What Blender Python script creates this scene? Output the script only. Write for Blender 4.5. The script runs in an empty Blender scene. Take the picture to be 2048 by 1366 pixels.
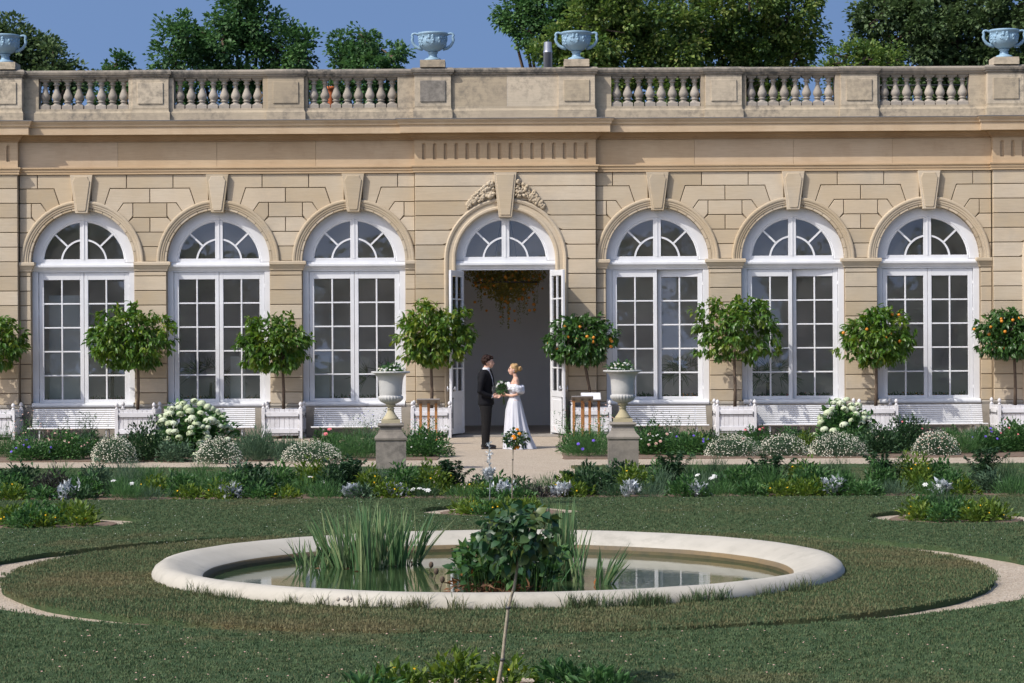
import bpy, bmesh, math, random
import numpy as np
from mathutils import Vector, Matrix, noise
from mathutils.geometry import tessellate_polygon

R = math.radians
random.seed(7)
RNG = np.random.default_rng(11)
scene = bpy.context.scene
col = scene.collection

# ------------------------------------------------------------------ camera
CAM = (0.13, 0.0, 2.07)
FOC = 4580.0                      # focal length in photograph pixels (2048 wide)
cam_data = bpy.data.cameras.new('camera')
cam_data.sensor_width = 36.0
cam_data.lens = FOC / 2048 * 36.0
cam_data.clip_start = 0.5
cam_data.clip_end = 2000.0
cam = bpy.data.objects.new('camera', cam_data)
cam.location = CAM
cam.rotation_euler = (R(90), R(0.30), 0)
col.objects.link(cam)
scene.camera = cam

# ------------------------------------------------------------------ sky, sun, exposure
SUN_TRAVEL = Vector((1.29, 1.0, -1.75)).normalized()
sun_pos = -SUN_TRAVEL
SUN_EL = math.asin(sun_pos.z)
SUN_ROT = math.atan2(sun_pos.x, sun_pos.y)
world = bpy.data.worlds.new('World')
scene.world = world
world.use_nodes = True
wn, wl = world.node_tree.nodes, world.node_tree.links
wn.clear()
w_out = wn.new('ShaderNodeOutputWorld')
w_bg = wn.new('ShaderNodeBackground')
w_bg.inputs['Strength'].default_value = 0.145
sky = wn.new('ShaderNodeTexSky')
sky.sky_type = 'NISHITA'
sky.sun_disc = False
sky.sun_elevation = SUN_EL
sky.sun_rotation = SUN_ROT
sky.altitude = 200
sky.air_density = 1.0
sky.dust_density = 2.2
sky.ozone_density = 3.5
w_co = wn.new('ShaderNodeTexCoord')
w_ma = wn.new('ShaderNodeVectorMath'); w_ma.operation = 'MULTIPLY_ADD'
w_ma.inputs[1].default_value = (1, 1, 0.8)
w_ma.inputs[2].default_value = (0, 0, 0.55)
w_no = wn.new('ShaderNodeVectorMath'); w_no.operation = 'NORMALIZE'
wl.new(w_co.outputs['Generated'], w_ma.inputs[0])
wl.new(w_ma.outputs[0], w_no.inputs[0])
wl.new(w_no.outputs[0], sky.inputs['Vector'])
wl.new(sky.outputs[0], w_bg.inputs['Color'])
wl.new(w_bg.outputs[0], w_out.inputs['Surface'])

sun_data = bpy.data.lights.new('sun', 'SUN')
sun_data.energy = 3.2
sun_data.angle = R(0.53)
sun_data.color = (1.0, 0.955, 0.88)
sun = bpy.data.objects.new('sun', sun_data)
sun.rotation_euler = SUN_TRAVEL.to_track_quat('-Z', 'Y').to_euler()
sun.location = (-30, -20, 45)
col.objects.link(sun)

vs = scene.view_settings
vs.view_transform = 'Standard'
vs.look = 'None'
vs.exposure = 0.41
vs.gamma = 1.0
vs.use_curve_mapping = False
scene.cycles.use_denoising = True
scene.cycles.max_bounces = 8
scene.cycles.transparent_max_bounces = 16
# ------------------------------------------------------------------ object helpers
def tag(o, label=None, cat=None, group=None, kind=None):
    if label: o['label'] = label
    if cat: o['category'] = cat
    if group: o['group'] = group
    if kind: o['kind'] = kind
    return o

def empty(name, loc=(0, 0, 0), rz=0.0, label=None, cat=None, group=None, parent=None):
    o = bpy.data.objects.new(name, None)
    o.empty_display_size = 0.2
    o.location = loc
    o.rotation_euler = (0, 0, rz)
    col.objects.link(o)
    if parent: o.parent = parent
    return tag(o, label, cat, group)

def put(name, me, parent=None, loc=(0, 0, 0), rot=(0, 0, 0), scale=(1, 1, 1)):
    o = bpy.data.objects.new(name, me)
    o.location = loc; o.rotation_euler = rot; o.scale = scale
    col.objects.link(o)
    if parent: o.parent = parent
    return o

def copy_tree(o, parent=None):
    c = o.copy(); col.objects.link(c)
    c.parent = parent
    for ch in [x for x in o.children]:
        copy_tree(ch, c)
    return c

def fast_mesh(name, V, F, mat, var=None, smooth=False):
    """V (n,3) array, F (m,k) array of equal-size polygons."""
    me = bpy.data.meshes.new(name)
    V = np.asarray(V, dtype=np.float32); F = np.asarray(F, dtype=np.int32)
    n, (m, k) = len(V), F.shape
    me.vertices.add(n); me.vertices.foreach_set('co', V.ravel())
    me.loops.add(m * k); me.loops.foreach_set('vertex_index', F.ravel())
    me.polygons.add(m)
    me.polygons.foreach_set('loop_start', np.arange(0, m * k, k, dtype=np.int32))
    me.polygons.foreach_set('loop_total', np.full(m, k, dtype=np.int32))
    if smooth: me.polygons.foreach_set('use_smooth', np.ones(m, dtype=bool))
    me.update(calc_edges=True)
    if var is not None:
        a = me.attributes.new('var', 'FLOAT', 'POINT')
        a.data.foreach_set('value', np.asarray(var, dtype=np.float32))
    me.materials.append(mat)
    return me

class MB:
    """collects simple shapes into one mesh"""
    def __init__(s): s.v = []; s.f = []; s.sm = []
    def add(s, vs, fs, smooth=False):
        b = len(s.v); s.v += [tuple(p) for p in vs]
        for f in fs: s.f.append([i + b for i in f]); s.sm.append(smooth)
    def box(s, x0, x1, y0, y1, z0, z1, c=0.0):
        if c <= 0:
            vs = [(x, y, z) for z in (z0, z1) for y in (y0, y1) for x in (x0, x1)]
            s.add(vs, [(0, 2, 3, 1), (4, 5, 7, 6), (0, 1, 5, 4), (1, 3, 7, 5), (3, 2, 6, 7), (2, 0, 4, 6)]); return
        X, Y, Z = (x0, x1), (y0, y1), (z0, z1); vs = []; idx = {}
        for i in (0, 1):
            for j in (0, 1):
                for k in (0, 1):
                    dx, dy, dz = (c if i == 0 else -c), (c if j == 0 else -c), (c if k == 0 else -c)
                    idx[i, j, k] = len(vs)
                    vs += [(X[i], Y[j] + dy, Z[k] + dz), (X[i] + dx, Y[j], Z[k] + dz), (X[i] + dx, Y[j] + dy, Z[k])]
        I = lambda i, j, k, a: idx[i, j, k] + a
        fs = []
        for q in (0, 1):
            a = [I(q, 0, 0, 0), I(q, 1, 0, 0), I(q, 1, 1, 0), I(q, 0, 1, 0)]; fs.append(a if q else a[::-1])
            a = [I(0, q, 0, 1), I(1, q, 0, 1), I(1, q, 1, 1), I(0, q, 1, 1)]; fs.append(a[::-1] if q else a)
            a = [I(0, 0, q, 2), I(1, 0, q, 2), I(1, 1, q, 2), I(0, 1, q, 2)]; fs.append(a if q else a[::-1])
        for p in (0, 1):
            for q in (0, 1):
                fs.append([I(p, q, 0, 0), I(p, q, 0, 1), I(p, q, 1, 1), I(p, q, 1, 0)])
                fs.append([I(p, 0, q, 0), I(p, 0, q, 2), I(p, 1, q, 2), I(p, 1, q, 0)])
                fs.append([I(0, p, q, 1), I(0, p, q, 2), I(1, p, q, 2), I(1, p, q, 1)])
        for k in idx.values(): fs.append([k, k + 1, k + 2])
        s.add(vs, fs)
    def lathe(s, prof, n=20, c=(0, 0, 0), smooth=True, sx=1.0, sy=1.0):
        vs = []
        for r, z in prof:
            for i in range(n):
                a = 2 * math.pi * i / n
                vs.append((c[0] + r * sx * math.cos(a), c[1] + r * sy * math.sin(a), c[2] + z))
        fs = []
        for j in range(len(prof) - 1):
            for i in range(n):
                k = (i + 1) % n
                fs.append((j * n + i, j * n + k, (j + 1) * n + k, (j + 1) * n + i))
        fs.append(tuple(range(n))[::-1]); fs.append(tuple((len(prof) - 1) * n + i for i in range(n)))
        s.add(vs, fs, smooth)
    def square(s, prof, c=(0, 0, 0)):
        """like lathe, but square in plan; prof gives half-widths"""
        vs = []
        for r, z in prof:
            vs += [(c[0] - r, c[1] - r, c[2] + z), (c[0] + r, c[1] - r, c[2] + z), (c[0] + r, c[1] + r, c[2] + z), (c[0] - r, c[1] + r, c[2] + z)]
        fs = [(j * 4 + i, j * 4 + (i + 1) % 4, (j + 1) * 4 + (i + 1) % 4, (j + 1) * 4 + i) for j in range(len(prof) - 1) for i in range(4)]
        fs.append((3, 2, 1, 0)); b = (len(prof) - 1) * 4; fs.append((b, b + 1, b + 2, b + 3))
        s.add(vs, fs)
    def tube(s, pts, rad, n=8, smooth=True, flat=1.0):
        pts = [Vector(p) for p in pts]
        if not hasattr(rad, '__len__'): rad = [rad] * len(pts)
        vs = []; prev = None
        for i, p in enumerate(pts):
            t = (pts[min(i + 1, len(pts) - 1)] - pts[max(i - 1, 0)]).normalized()
            if prev is None:
                u = t.orthogonal().normalized()
            else:
                u = (prev - t * prev.dot(t))
                u = u.normalized() if u.length > 1e-6 else t.orthogonal().normalized()
            prev = u; w = t.cross(u)
            for k in range(n):
                a = 2 * math.pi * k / n
                vs.append(p + u * (rad[i] * math.cos(a)) + w * (rad[i] * flat * math.sin(a)))
        fs = [(j * n + i, j * n + (i + 1) % n, (j + 1) * n + (i + 1) % n, (j + 1) * n + i) for j in range(len(pts) - 1) for i in range(n)]
        fs.append(tuple(range(n))[::-1]); fs.append(tuple((len(pts) - 1) * n + i for i in range(n)))
        s.add(vs, fs, smooth)
    def ellipsoid(s, c, r, n=14, m=9, rot=None):
        vs = []; fs = []
        for j in range(m + 1):
            th = math.pi * j / m
            for i in range(n):
                a = 2 * math.pi * i / n
                p = Vector((r[0] * math.sin(th) * math.cos(a), r[1] * math.sin(th) * math.sin(a), r[2] * math.cos(th)))
                if rot: p = rot @ p
                vs.append(Vector(c) + p)
        for j in range(m):
            for i in range(n):
                fs.append((j * n + i, (j + 1) * n + i, (j + 1) * n + (i + 1) % n, j * n + (i + 1) % n))
        s.add(vs, fs, True)
    def prism(s, poly, y0, y1, ch=0.0, smooth=False):
        """polygon given in (x,z), counter-clockwise seen from -Y, extruded from y0 (front) to y1"""
        n = len(poly); vs = []; fs = []
        if ch > 0:
            ins = offset_poly(poly, ch)
            vs = [(p[0], y0, p[1]) for p in ins] + [(p[0], y0 + ch, p[1]) for p in poly] + [(p[0], y1, p[1]) for p in poly]
            for i in range(n):
                k = (i + 1) % n
                fs.append((i, n + i, n + k, k)); fs.append((n + i, 2 * n + i, 2 * n + k, n + k))
            fs.append(tuple(range(n))); fs.append(tuple(range(2 * n, 3 * n))[::-1])
        else:
            vs = [(p[0], y0, p[1]) for p in poly] + [(p[0], y1, p[1]) for p in poly]
            for i in range(n):
                k = (i + 1) % n
                fs.append((i, n + i, n + k, k))
            fs.append(tuple(range(n))); fs.append(tuple(range(n, 2 * n))[::-1])
        s.add(vs, fs, smooth)
    def sweep(s, plan, prof, closed=False, smooth=False, caps=True):
        """profile (o outward to the right-hand side of the path, z) swept along a plan polyline with mitres"""
        n = len(plan); m = len(prof); vs = []
        for i, p in enumerate(plan):
            if closed: a, b = plan[i - 1], plan[(i + 1) % n]
            else: a, b = plan[max(i - 1, 0)], plan[min(i + 1, n - 1)]
            d1 = Vector((p[0] - a[0], p[1] - a[1])); d2 = Vector((b[0] - p[0], b[1] - p[1]))
            if d1.length < 1e-9: d1 = d2
            if d2.length < 1e-9: d2 = d1
            d1.normalize(); d2.normalize()
            n1 = Vector((d1.y, -d1.x)); n2 = Vector((d2.y, -d2.x))
            mt = (n1 + n2); mt = mt / max(mt.length_squared / 2, 0.2)
            for o, z in prof: vs.append((p[0] + mt.x * o, p[1] + mt.y * o, z))
        fs = []
        for i in range(n if closed else n - 1):
            k = (i + 1) % n
            for j in range(m - 1): fs.append((i * m + j, k * m + j, k * m + j + 1, i * m + j + 1))
        if not closed and caps:
            fs.append(tuple(range(m))); fs.append(tuple((n - 1) * m + j for j in range(m))[::-1])
        s.add(vs, fs, smooth)
    def mesh(s, name, mat):
        me = bpy.data.meshes.new(name); me.from_pydata(s.v, [], s.f); me.update()
        if any(s.sm): me.polygons.foreach_set('use_smooth', s.sm)
        me.materials.append(mat); me.validate()
        return me
    def obj(s, name, mat, parent=None, loc=(0, 0, 0), rot=(0, 0, 0), fix=True):
        me = s.mesh(name, mat)
        if fix:
            bm = bmesh.new(); bm.from_mesh(me); bmesh.ops.recalc_face_normals(bm, faces=bm.faces); bm.to_mesh(me); bm.free()
        return put(name, me, parent, loc, rot)

def offset_poly(poly, d):
    """inward offset of a counter-clockwise polygon"""
    n = len(poly); out = []
    for i in range(n):
        p0, p1, p2 = Vector(poly[i - 1]), Vector(poly[i]), Vector(poly[(i + 1) % n])
        a = (p1 - p0).normalized(); b = (p2 - p1).normalized()
        na, nb = Vector((-a.y, a.x)), Vector((-b.y, b.x))
        m = na + nb; L = m.length_squared
        m = na if L < 1e-6 else m * (2 / L)
        if m.length > 2.2: m = m.normalized() * 2.2
        out.append(tuple(p1 + m * d))
    return out

def arc(cx, cz, r, a0, a1, n):
    return [(cx + r * math.cos(R(a0 + (a1 - a0) * i / n)), cz + r * math.sin(R(a0 + (a1 - a0) * i / n))) for i in range(n + 1)]

def on_ground(px, py, z=0.0):
    """world ground point below a spot measured in the photograph"""
    k = math.tan(R(0.30))
    yy = py + (px - 1024) * k; xx = px - (py - 683) * k
    d = FOC * (CAM[2] - z) / (yy - 683)
    return CAM[0] + (xx - 1024) * d / FOC, d

# ------------------------------------------------------------------ materials
def new_mat(name):
    m = bpy.data.materials.new(name); m.use_nodes = True
    nt = m.node_tree; nt.nodes.clear()
    out = nt.nodes.new('ShaderNodeOutputMaterial')
    return m, nt, out

class NT:
    def __init__(s, nt): s.nt = nt
    def n(s, t, **kw):
        x = s.nt.nodes.new(t)
        for k, v in kw.items(): setattr(x, k, v)
        return x
    def l(s, a, b): s.nt.links.new(a, b)
    def noise(s, vec, scale, detail=4, rough=0.55):
        x = s.n('ShaderNodeTexNoise'); x.inputs['Scale'].default_value = scale
        x.inputs['Detail'].default_value = detail; x.inputs['Roughness'].default_value = rough
        if vec is not None: s.l(vec, x.inputs['Vector'])
        return x.outputs['Fac']
    def ramp(s, fac, stops):
        x = s.n('ShaderNodeValToRGB'); e = x.color_ramp.elements
        while len(e) < len(stops): e.new(0.5)
        for el, (p, c) in zip(e, stops):
            el.position = p; el.color = (*c, 1) if len(c) == 3 else c
        s.l(fac, x.inputs['Fac']); return x.outputs['Color']
    def mix(s, fac, a, b, mode='MIX'):
        x = s.n('ShaderNodeMix', data_type='RGBA', blend_type=mode)
        for i, v in ((0, fac), (6, a), (7, b)):
            if hasattr(v, 'links'): s.l(v, x.inputs[i])
            elif i == 0: x.inputs[0].default_value = v
            else: x.inputs[i].default_value = (*v, 1)
        return x.outputs[2]
    def math(s, op, a, b=0.0):
        x = s.n('ShaderNodeMath', operation=op)
        for i, v in enumerate((a, b)):
            if hasattr(v, 'links'): s.l(v, x.inputs[i])
            else: x.inputs[i].default_value = v
        return x.outputs[0]
    def rng(s, fac, a0, a1, b0, b1):
        x = s.n('ShaderNodeMapRange')
        s.l(fac, x.inputs[0])
        for i, v in enumerate((a0, a1, b0, b1)): x.inputs[i + 1].default_value = v
        return x.outputs[0]
    def pos(s, scale=(1, 1, 1)):
        g = s.n('ShaderNodeNewGeometry')
        if scale == (1, 1, 1): return g.outputs['Position']
        m = s.n('ShaderNodeMapping'); m.inputs['Scale'].default_value = scale
        s.l(g.outputs['Position'], m.inputs['Vector']); return m.outputs[0]
    def bump(s, h, strength=0.3, dist=0.01):
        b = s.n('ShaderNodeBump'); b.inputs['Strength'].default_value = strength; b.inputs['Distance'].default_value = dist
        s.l(h, b.inputs['Height']); return b.outputs[0]
    def bsdf(s, color, rough=0.7, normal=None, out=None, **kw):
        b = s.n('ShaderNodeBsdfPrincipled')
        if hasattr(color, 'links'): s.l(color, b.inputs['Base Color'])
        else: b.inputs['Base Color'].default_value = (*color, 1)
        if hasattr(rough, 'links'): s.l(rough, b.inputs['Roughness'])
        else: b.inputs['Roughness'].default_value = rough
        for k, v in kw.items(): b.inputs[k].default_value = v
        if normal is not None: s.l(normal, b.inputs['Normal'])
        if out is not None: s.l(b.outputs[0], out.inputs['Surface'])
        return b

def stone(name, base, alt, dirt=(0.1, 0.09, 0.08), dirt_amt=0.0, bed=True, vary=0.10, rough=0.85, dirt_scale=6.0, bump=0.35, dlo=0.5):
    m, nt, out = new_mat(name); t = NT(nt)
    p = t.pos()
    n1 = t.noise(p, 0.9, 5)
    n2 = t.noise(t.pos((1.2, 1.2, 22)) if bed else p, 2.2, 4)
    n3 = t.noise(p, 60, 3)
    c = t.mix(t.rng(n1, 0.35, 0.65, 0, 1), base, alt)
    c = t.mix(t.rng(n2, 0.4, 0.75, 0, 0.45), c, tuple(x * 0.78 for x in alt))
    oi = t.n('ShaderNodeObjectInfo')
    vv = t.rng(oi.outputs['Random'], 0, 1, 1 - vary, 1 + vary * 0.7)
    hs = t.n('ShaderNodeHueSaturation'); t.l(c, hs.inputs['Color']); t.l(vv, hs.inputs['Value'])
    t.l(t.rng(oi.outputs['Random'], 0, 1, 1.08, 0.9), hs.inputs['Saturation'])
    c = hs.outputs[0]
    if dirt_amt > 0:
        d1 = t.noise(p, dirt_scale, 8, 0.7)
        d2 = t.noise(p, 0.7, 3)
        f = t.math('MULTIPLY', t.rng(d1, dlo, dlo + 0.2, 0, 1), t.rng(d2, 0.35, 0.62, 0.08, 1))
        c = t.mix(t.math('MULTIPLY', f, dirt_amt), c, dirt)
    nb = t.bump(t.math('ADD', n3, t.math('MULTIPLY', n2, 0.6)), bump, 0.006)
    t.bsdf(c, rough, nb, out)
    return m

def plain(name, c1, c2=None, scale=8.0, rough=0.6, bump=0.0, bscale=40, spec=0.5, metal=0.0, vary=0.0):
    m, nt, out = new_mat(name); t = NT(nt); p = t.pos()
    c2 = c2 or tuple(x * 0.85 for x in c1)
    c = t.mix(t.rng(t.noise(p, scale, 5), 0.35, 0.7, 0, 1), c1, c2)
    if vary:
        oi = t.n('ShaderNodeObjectInfo'); hs = t.n('ShaderNodeHueSaturation')
        t.l(c, hs.inputs['Color']); t.l(t.rng(oi.outputs['Random'], 0, 1, 1 - vary, 1 + vary), hs.inputs['Value']); c = hs.outputs[0]
    nb = t.bump(t.noise(p, bscale, 4), bump, 0.01) if bump else None
    t.bsdf(c, rough, nb, out, **{'Specular IOR Level': spec, 'Metallic': metal})
    return m

def leaf(name, cols, trans=0.35, rough=0.45, spec=0.4, dirt=None):
    """foliage: colour chosen per leaf from the random attribute 'var'"""
    m, nt, out = new_mat(name); t = NT(nt)
    a = t.n('ShaderNodeAttribute', attribute_name='var')
    st = [(i / max(1, len(cols) - 1), c) for i, c in enumerate(cols)]
    c = t.ramp(a.outputs['Fac'], st)
    b = t.bsdf(c, rough, None, None, **{'Specular IOR Level': spec})
    tr = t.n('ShaderNodeBsdfTranslucent')
    hs = t.n('ShaderNodeHueSaturation'); t.l(c, hs.inputs['Color']); hs.inputs['Value'].default_value = 1.3; hs.inputs['Saturation'].default_value = 1.1
    t.l(hs.outputs[0], tr.inputs['Color'])
    mx = t.n('ShaderNodeMixShader'); mx.inputs[0].default_value = trans
    t.l(b.outputs[0], mx.inputs[1]); t.l(tr.outputs[0], mx.inputs[2]); t.l(mx.outputs[0], out.inputs['Surface'])
    return m

M = {}
M['stone'] = stone('sandstone', (0.51, 0.425, 0.31), (0.49, 0.385, 0.255), dirt=(0.33, 0.29, 0.235), dirt_amt=0.45, dirt_scale=1.6, vary=0.15, dlo=0.42)
M['joint'] = stone('joint_stone', (0.29, 0.225, 0.15), (0.25, 0.19, 0.125), vary=0)
M['entab'] = stone('entablature_stone', (0.53, 0.40, 0.26), (0.47, 0.34, 0.21), dirt=(0.26, 0.15, 0.07), dirt_amt=0.35, dirt_scale=1.5, vary=0.04)
M['parapet'] = stone('parapet_stone', (0.50, 0.41, 0.29), (0.42, 0.345, 0.25), dirt=(0.13, 0.115, 0.095), dirt_amt=0.8, dirt_scale=7, vary=0.2, dlo=0.44)
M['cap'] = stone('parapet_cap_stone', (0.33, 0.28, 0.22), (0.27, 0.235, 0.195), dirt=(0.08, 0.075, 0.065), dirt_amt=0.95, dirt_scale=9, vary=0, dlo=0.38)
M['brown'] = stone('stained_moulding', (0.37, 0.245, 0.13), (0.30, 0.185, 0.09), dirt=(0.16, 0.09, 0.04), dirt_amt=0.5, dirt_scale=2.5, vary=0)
M['plinth'] = stone('plinth_stone', (0.36, 0.32, 0.26), (0.30, 0.265, 0.22), dirt=(0.14, 0.12, 0.1), dirt_amt=0.5, vary=0.08)
M['balu'] = stone('baluster_stone', (0.36, 0.31, 0.25), (0.30, 0.265, 0.225), dirt=(0.15, 0.13, 0.12), dirt_amt=0.6, dirt_scale=14, bed=False, vary=0.16)
M['pedestal'] = stone('pedestal_stone', (0.27, 0.235, 0.19), (0.22, 0.195, 0.165), dirt=(0.075, 0.068, 0.058), dirt_amt=0.9, dirt_scale=8, bed=False, dlo=0.40)
M['marble'] = stone('marble', (0.53, 0.515, 0.48), (0.45, 0.44, 0.42), dirt=(0.22, 0.215, 0.20), dirt_amt=0.6, dirt_scale=5, dlo=0.43, bed=False, rough=0.55, bump=0.15)
M['ochre'] = stone('ochre_stone', (0.44, 0.38, 0.24), (0.37, 0.32, 0.2), dirt=(0.2, 0.17, 0.08), dirt_amt=0.5, dirt_scale=9, bed=False)
M['rim'] = stone('pond_rim', (0.455, 0.42, 0.355), (0.41, 0.375, 0.31), dirt=(0.20, 0.19, 0.15), dirt_amt=0.5, dirt_scale=6, bed=False, vary=0, bump=0.25)
M['stain'] = stone('stained_wall', (0.11, 0.095, 0.07), (0.20, 0.135, 0.06), dirt=(0.06, 0.06, 0.05), dirt_amt=0.9, dirt_scale=14, bed=False, vary=0)
M['white'] = plain('white_paint', (0.69, 0.69, 0.70), (0.61, 0.61, 0.62), 2.2, 0.42, 0.05, 30)
M['boxwhite'] = stone('planter_paint', (0.66, 0.65, 0.66), (0.58, 0.57, 0.58), dirt=(0.36, 0.34, 0.31), dirt_amt=0.5, dirt_scale=9, bed=False, vary=0.06, rough=0.55, bump=0.15)
M['benchwhite'] = stone('bench_paint', (0.70, 0.70, 0.71), (0.63, 0.63, 0.64), dirt=(0.42, 0.41, 0.39), dirt_amt=0.4, dirt_scale=8, bed=False, vary=0.07, rough=0.5, bump=0.1)
M['blueurn'] = plain('urn_blue_grey', (0.24, 0.36, 0.46), (0.19, 0.30, 0.39), 6, 0.55, 0.15, 40, vary=0.05)
M['lead'] = plain('lead_flashing', (0.16, 0.16, 0.165), (0.12, 0.12, 0.125), 4, 0.5)
M['zinc'] = plain('zinc_pipe', (0.5, 0.5, 0.52), (0.42, 0.42, 0.45), 5, 0.35, metal=0.8)
M['terracotta'] = plain('terracotta', (0.62, 0.16, 0.045), (0.52, 0.13, 0.04), 9, 0.75)
M['iron'] = plain('dark_iron', (0.05, 0.05, 0.05), None, 9, 0.5)
M['wood'] = plain('stake_wood', (0.36, 0.155, 0.045), (0.28, 0.12, 0.035), 12, 0.7, 0.2, 60)
M['board'] = plain('panel_back', (0.20, 0.18, 0.165), (0.16, 0.145, 0.135), 9, 0.5)
M['paper'] = plain('panel_face', (0.72, 0.72, 0.74), (0.6, 0.62, 0.66), 14, 0.35)
M['bark'] = plain('bark', (0.11, 0.075, 0.05), (0.07, 0.05, 0.035), 18, 0.9, 0.5, 40)
M['stem'] = plain('young_stem', (0.30, 0.26, 0.19), (0.20, 0.17, 0.12), 30, 0.7, 0.2, 90)
M['greenstem'] = plain('green_stem', (0.07, 0.11, 0.04), (0.05, 0.08, 0.03), 20, 0.7)
M['soil'] = plain('bed_soil', (0.19, 0.125, 0.085), (0.11, 0.075, 0.05), 22, 0.95, 0.8, 50)
M['inner'] = plain('inside_plaster', (0.84, 0.80, 0.755), (0.80, 0.76, 0.715), 1.5, 0.9)
M['innerfloor'] = plain('inside_floor', (0.40, 0.34, 0.28), (0.33, 0.28, 0.23), 3, 0.6)
M['curtain'] = plain('curtain_cloth', (0.66, 0.66, 0.62), (0.58, 0.58, 0.55), 6, 0.85)
M['screen'] = plain('pale_screen', (0.60, 0.64, 0.64), None, 2, 0.6)
M['slab'] = plain('door_slab', (0.27, 0.245, 0.21), (0.2, 0.18, 0.16), 6, 0.8, 0.3, 40)
M['orange'] = plain('orange_peel', (0.66, 0.26, 0.02), (0.56, 0.19, 0.015), 30, 0.45, 0.15, 200)

def glass_mat():
    m, nt, out = new_mat('window_glass'); t = NT(nt)
    tr = t.n('ShaderNodeBsdfTransparent'); tr.inputs[0].default_value = (0.94, 0.945, 0.94, 1)
    gl = t.n('ShaderNodeBsdfGlossy'); gl.inputs['Roughness'].default_value = 0.02; gl.inputs['Color'].default_value = (0.9, 0.92, 0.95, 1)
    fr = t.n('ShaderNodeFresnel'); fr.inputs['IOR'].default_value = 1.5
    b = t.bump(t.noise(t.pos(), 2.2, 2), 0.12, 0.02)
    t.l(b, gl.inputs['Normal'])
    mx = t.n('ShaderNodeMixShader')
    t.l(t.math('MULTIPLY', fr.outputs[0], 1.5), mx.inputs[0])
    df = t.n('ShaderNodeBsdfDiffuse'); df.inputs[0].default_value = (0.75, 0.73, 0.70, 1)
    m2 = t.n('ShaderNodeMixShader'); t.l(t.rng(t.noise(t.pos(), 1.7, 5), 0.3, 0.75, 0.01, 0.06), m2.inputs[0])
    t.l(tr.outputs[0], m2.inputs[1]); t.l(df.outputs[0], m2.inputs[2])
    t.l(m2.outputs[0], mx.inputs[1]); t.l(gl.outputs[0], mx.inputs[2]); t.l(mx.outputs[0], out.inputs['Surface'])
    return m
M['glass'] = glass_mat()

def gravel_mat():
    m, nt, out = new_mat('gravel'); t = NT(nt); p = t.pos()
    v = t.n('ShaderNodeTexVoronoi'); v.inputs['Scale'].default_value = 55; t.l(p, v.inputs['Vector'])
    c = t.ramp(v.outputs['Color'], [(0.0, (0.27, 0.205, 0.145)), (0.5, (0.43, 0.35, 0.26)), (1.0, (0.55, 0.47, 0.37))])
    c = t.mix(t.rng(t.noise(p, 1.3, 5), 0.35, 0.7, 0, 0.35), c, (0.33, 0.26, 0.19))
    nb = t.bump(v.outputs['Distance'], 0.9, 0.012)
    t.bsdf(c, 0.95, nb, out); return m
M['gravel'] = gravel_mat()

def turf_colour(t, base, mid, dry, dry_at=0.58):
    p = t.pos()
    big = t.noise(p, 0.42, 5, 0.6); fine = t.noise(p, 5.5, 4)
    c = t.mix(t.rng(fine, 0.3, 0.7, 0, 1), base, mid)
    f = t.rng(t.math('ADD', t.math('MULTIPLY', big, 0.8), t.math('MULTIPLY', fine, 0.2)), dry_at - 0.12, dry_at + 0.10, 0, 0.8)
    return t.mix(f, c, dry)
def turf_mat(name, base, mid, dry, dry_at, blade=False):
    m, nt, out = new_mat(name); t = NT(nt)
    c = turf_colour(t, base, mid, dry, dry_at)
    if blade:
        a = t.n('ShaderNodeAttribute', attribute_name='var')
        hs = t.n('ShaderNodeHueSaturation'); t.l(c, hs.inputs['Color']); t.l(t.rng(a.outputs['Fac'], 0, 1, 0.95, 1.5), hs.inputs['Value']); c = t.mix(t.rng(a.outputs['Fac'], 0.70, 0.82, 0, 0.6), hs.outputs[0], (0.20, 0.165, 0.085))
        b = t.bsdf(c, 0.6, None, None, **{'Specular IOR Level': 0.15})
        tr = t.n('ShaderNodeBsdfTranslucent'); t.l(c, tr.inputs['Color'])
        mx = t.n('ShaderNodeMixShader'); mx.inputs[0].default_value = 0.3
        t.l(b.outputs[0], mx.inputs[1]); t.l(tr.outputs[0], mx.inputs[2]); t.l(mx.outputs[0], out.inputs['Surface'])
    else:
        t.bsdf(c, 0.95, t.bump(t.noise(t.pos(), 90, 3), 0.8, 0.02), out, **{'Specular IOR Level': 0.1})
    return m
G1, G2, GD = (0.046, 0.080, 0.036), (0.072, 0.104, 0.046), (0.155, 0.115, 0.062)
M['turf'] = turf_mat('turf', G1, G2, GD, 0.66)
M['blade'] = turf_mat('grass_blade', tuple(1.15 * x for x in G1), tuple(1.2 * x for x in G2), tuple(1.2 * x for x in GD), 0.66, True)
M['turf_ring'] = turf_mat('turf_dry', G1, G2, GD, 0.59)
M['blade_ring'] = turf_mat('grass_blade_dry', tuple(1.15 * x for x in G1), tuple(1.2 * x for x in G2), tuple(1.25 * x for x in GD), 0.59, True)
# ------------------------------------------------------------------ the ground
FW = 50.4                 # distance of the facade plane
POND = (0.0, 20.3)
BEDS = [(0.0, 27.6), (-5.15, 26.1), (5.2, 26.2), (0.0, 13.15)]

def circle(cx, cy, r, n=96, wob=0.0, seed=0.0):
    out = []
    for i in range(n):
        a = 2 * math.pi * i / n
        rr = r + wob * (noise.noise(Vector((math.cos(a) * 4 + seed, math.sin(a) * 4, seed))) + 0.5 * noise.noise(Vector((math.cos(a) * 14 + seed, math.sin(a) * 14, seed))))
        out.append((cx + rr * math.cos(a), cy + rr * math.sin(a)))
    return out

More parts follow.
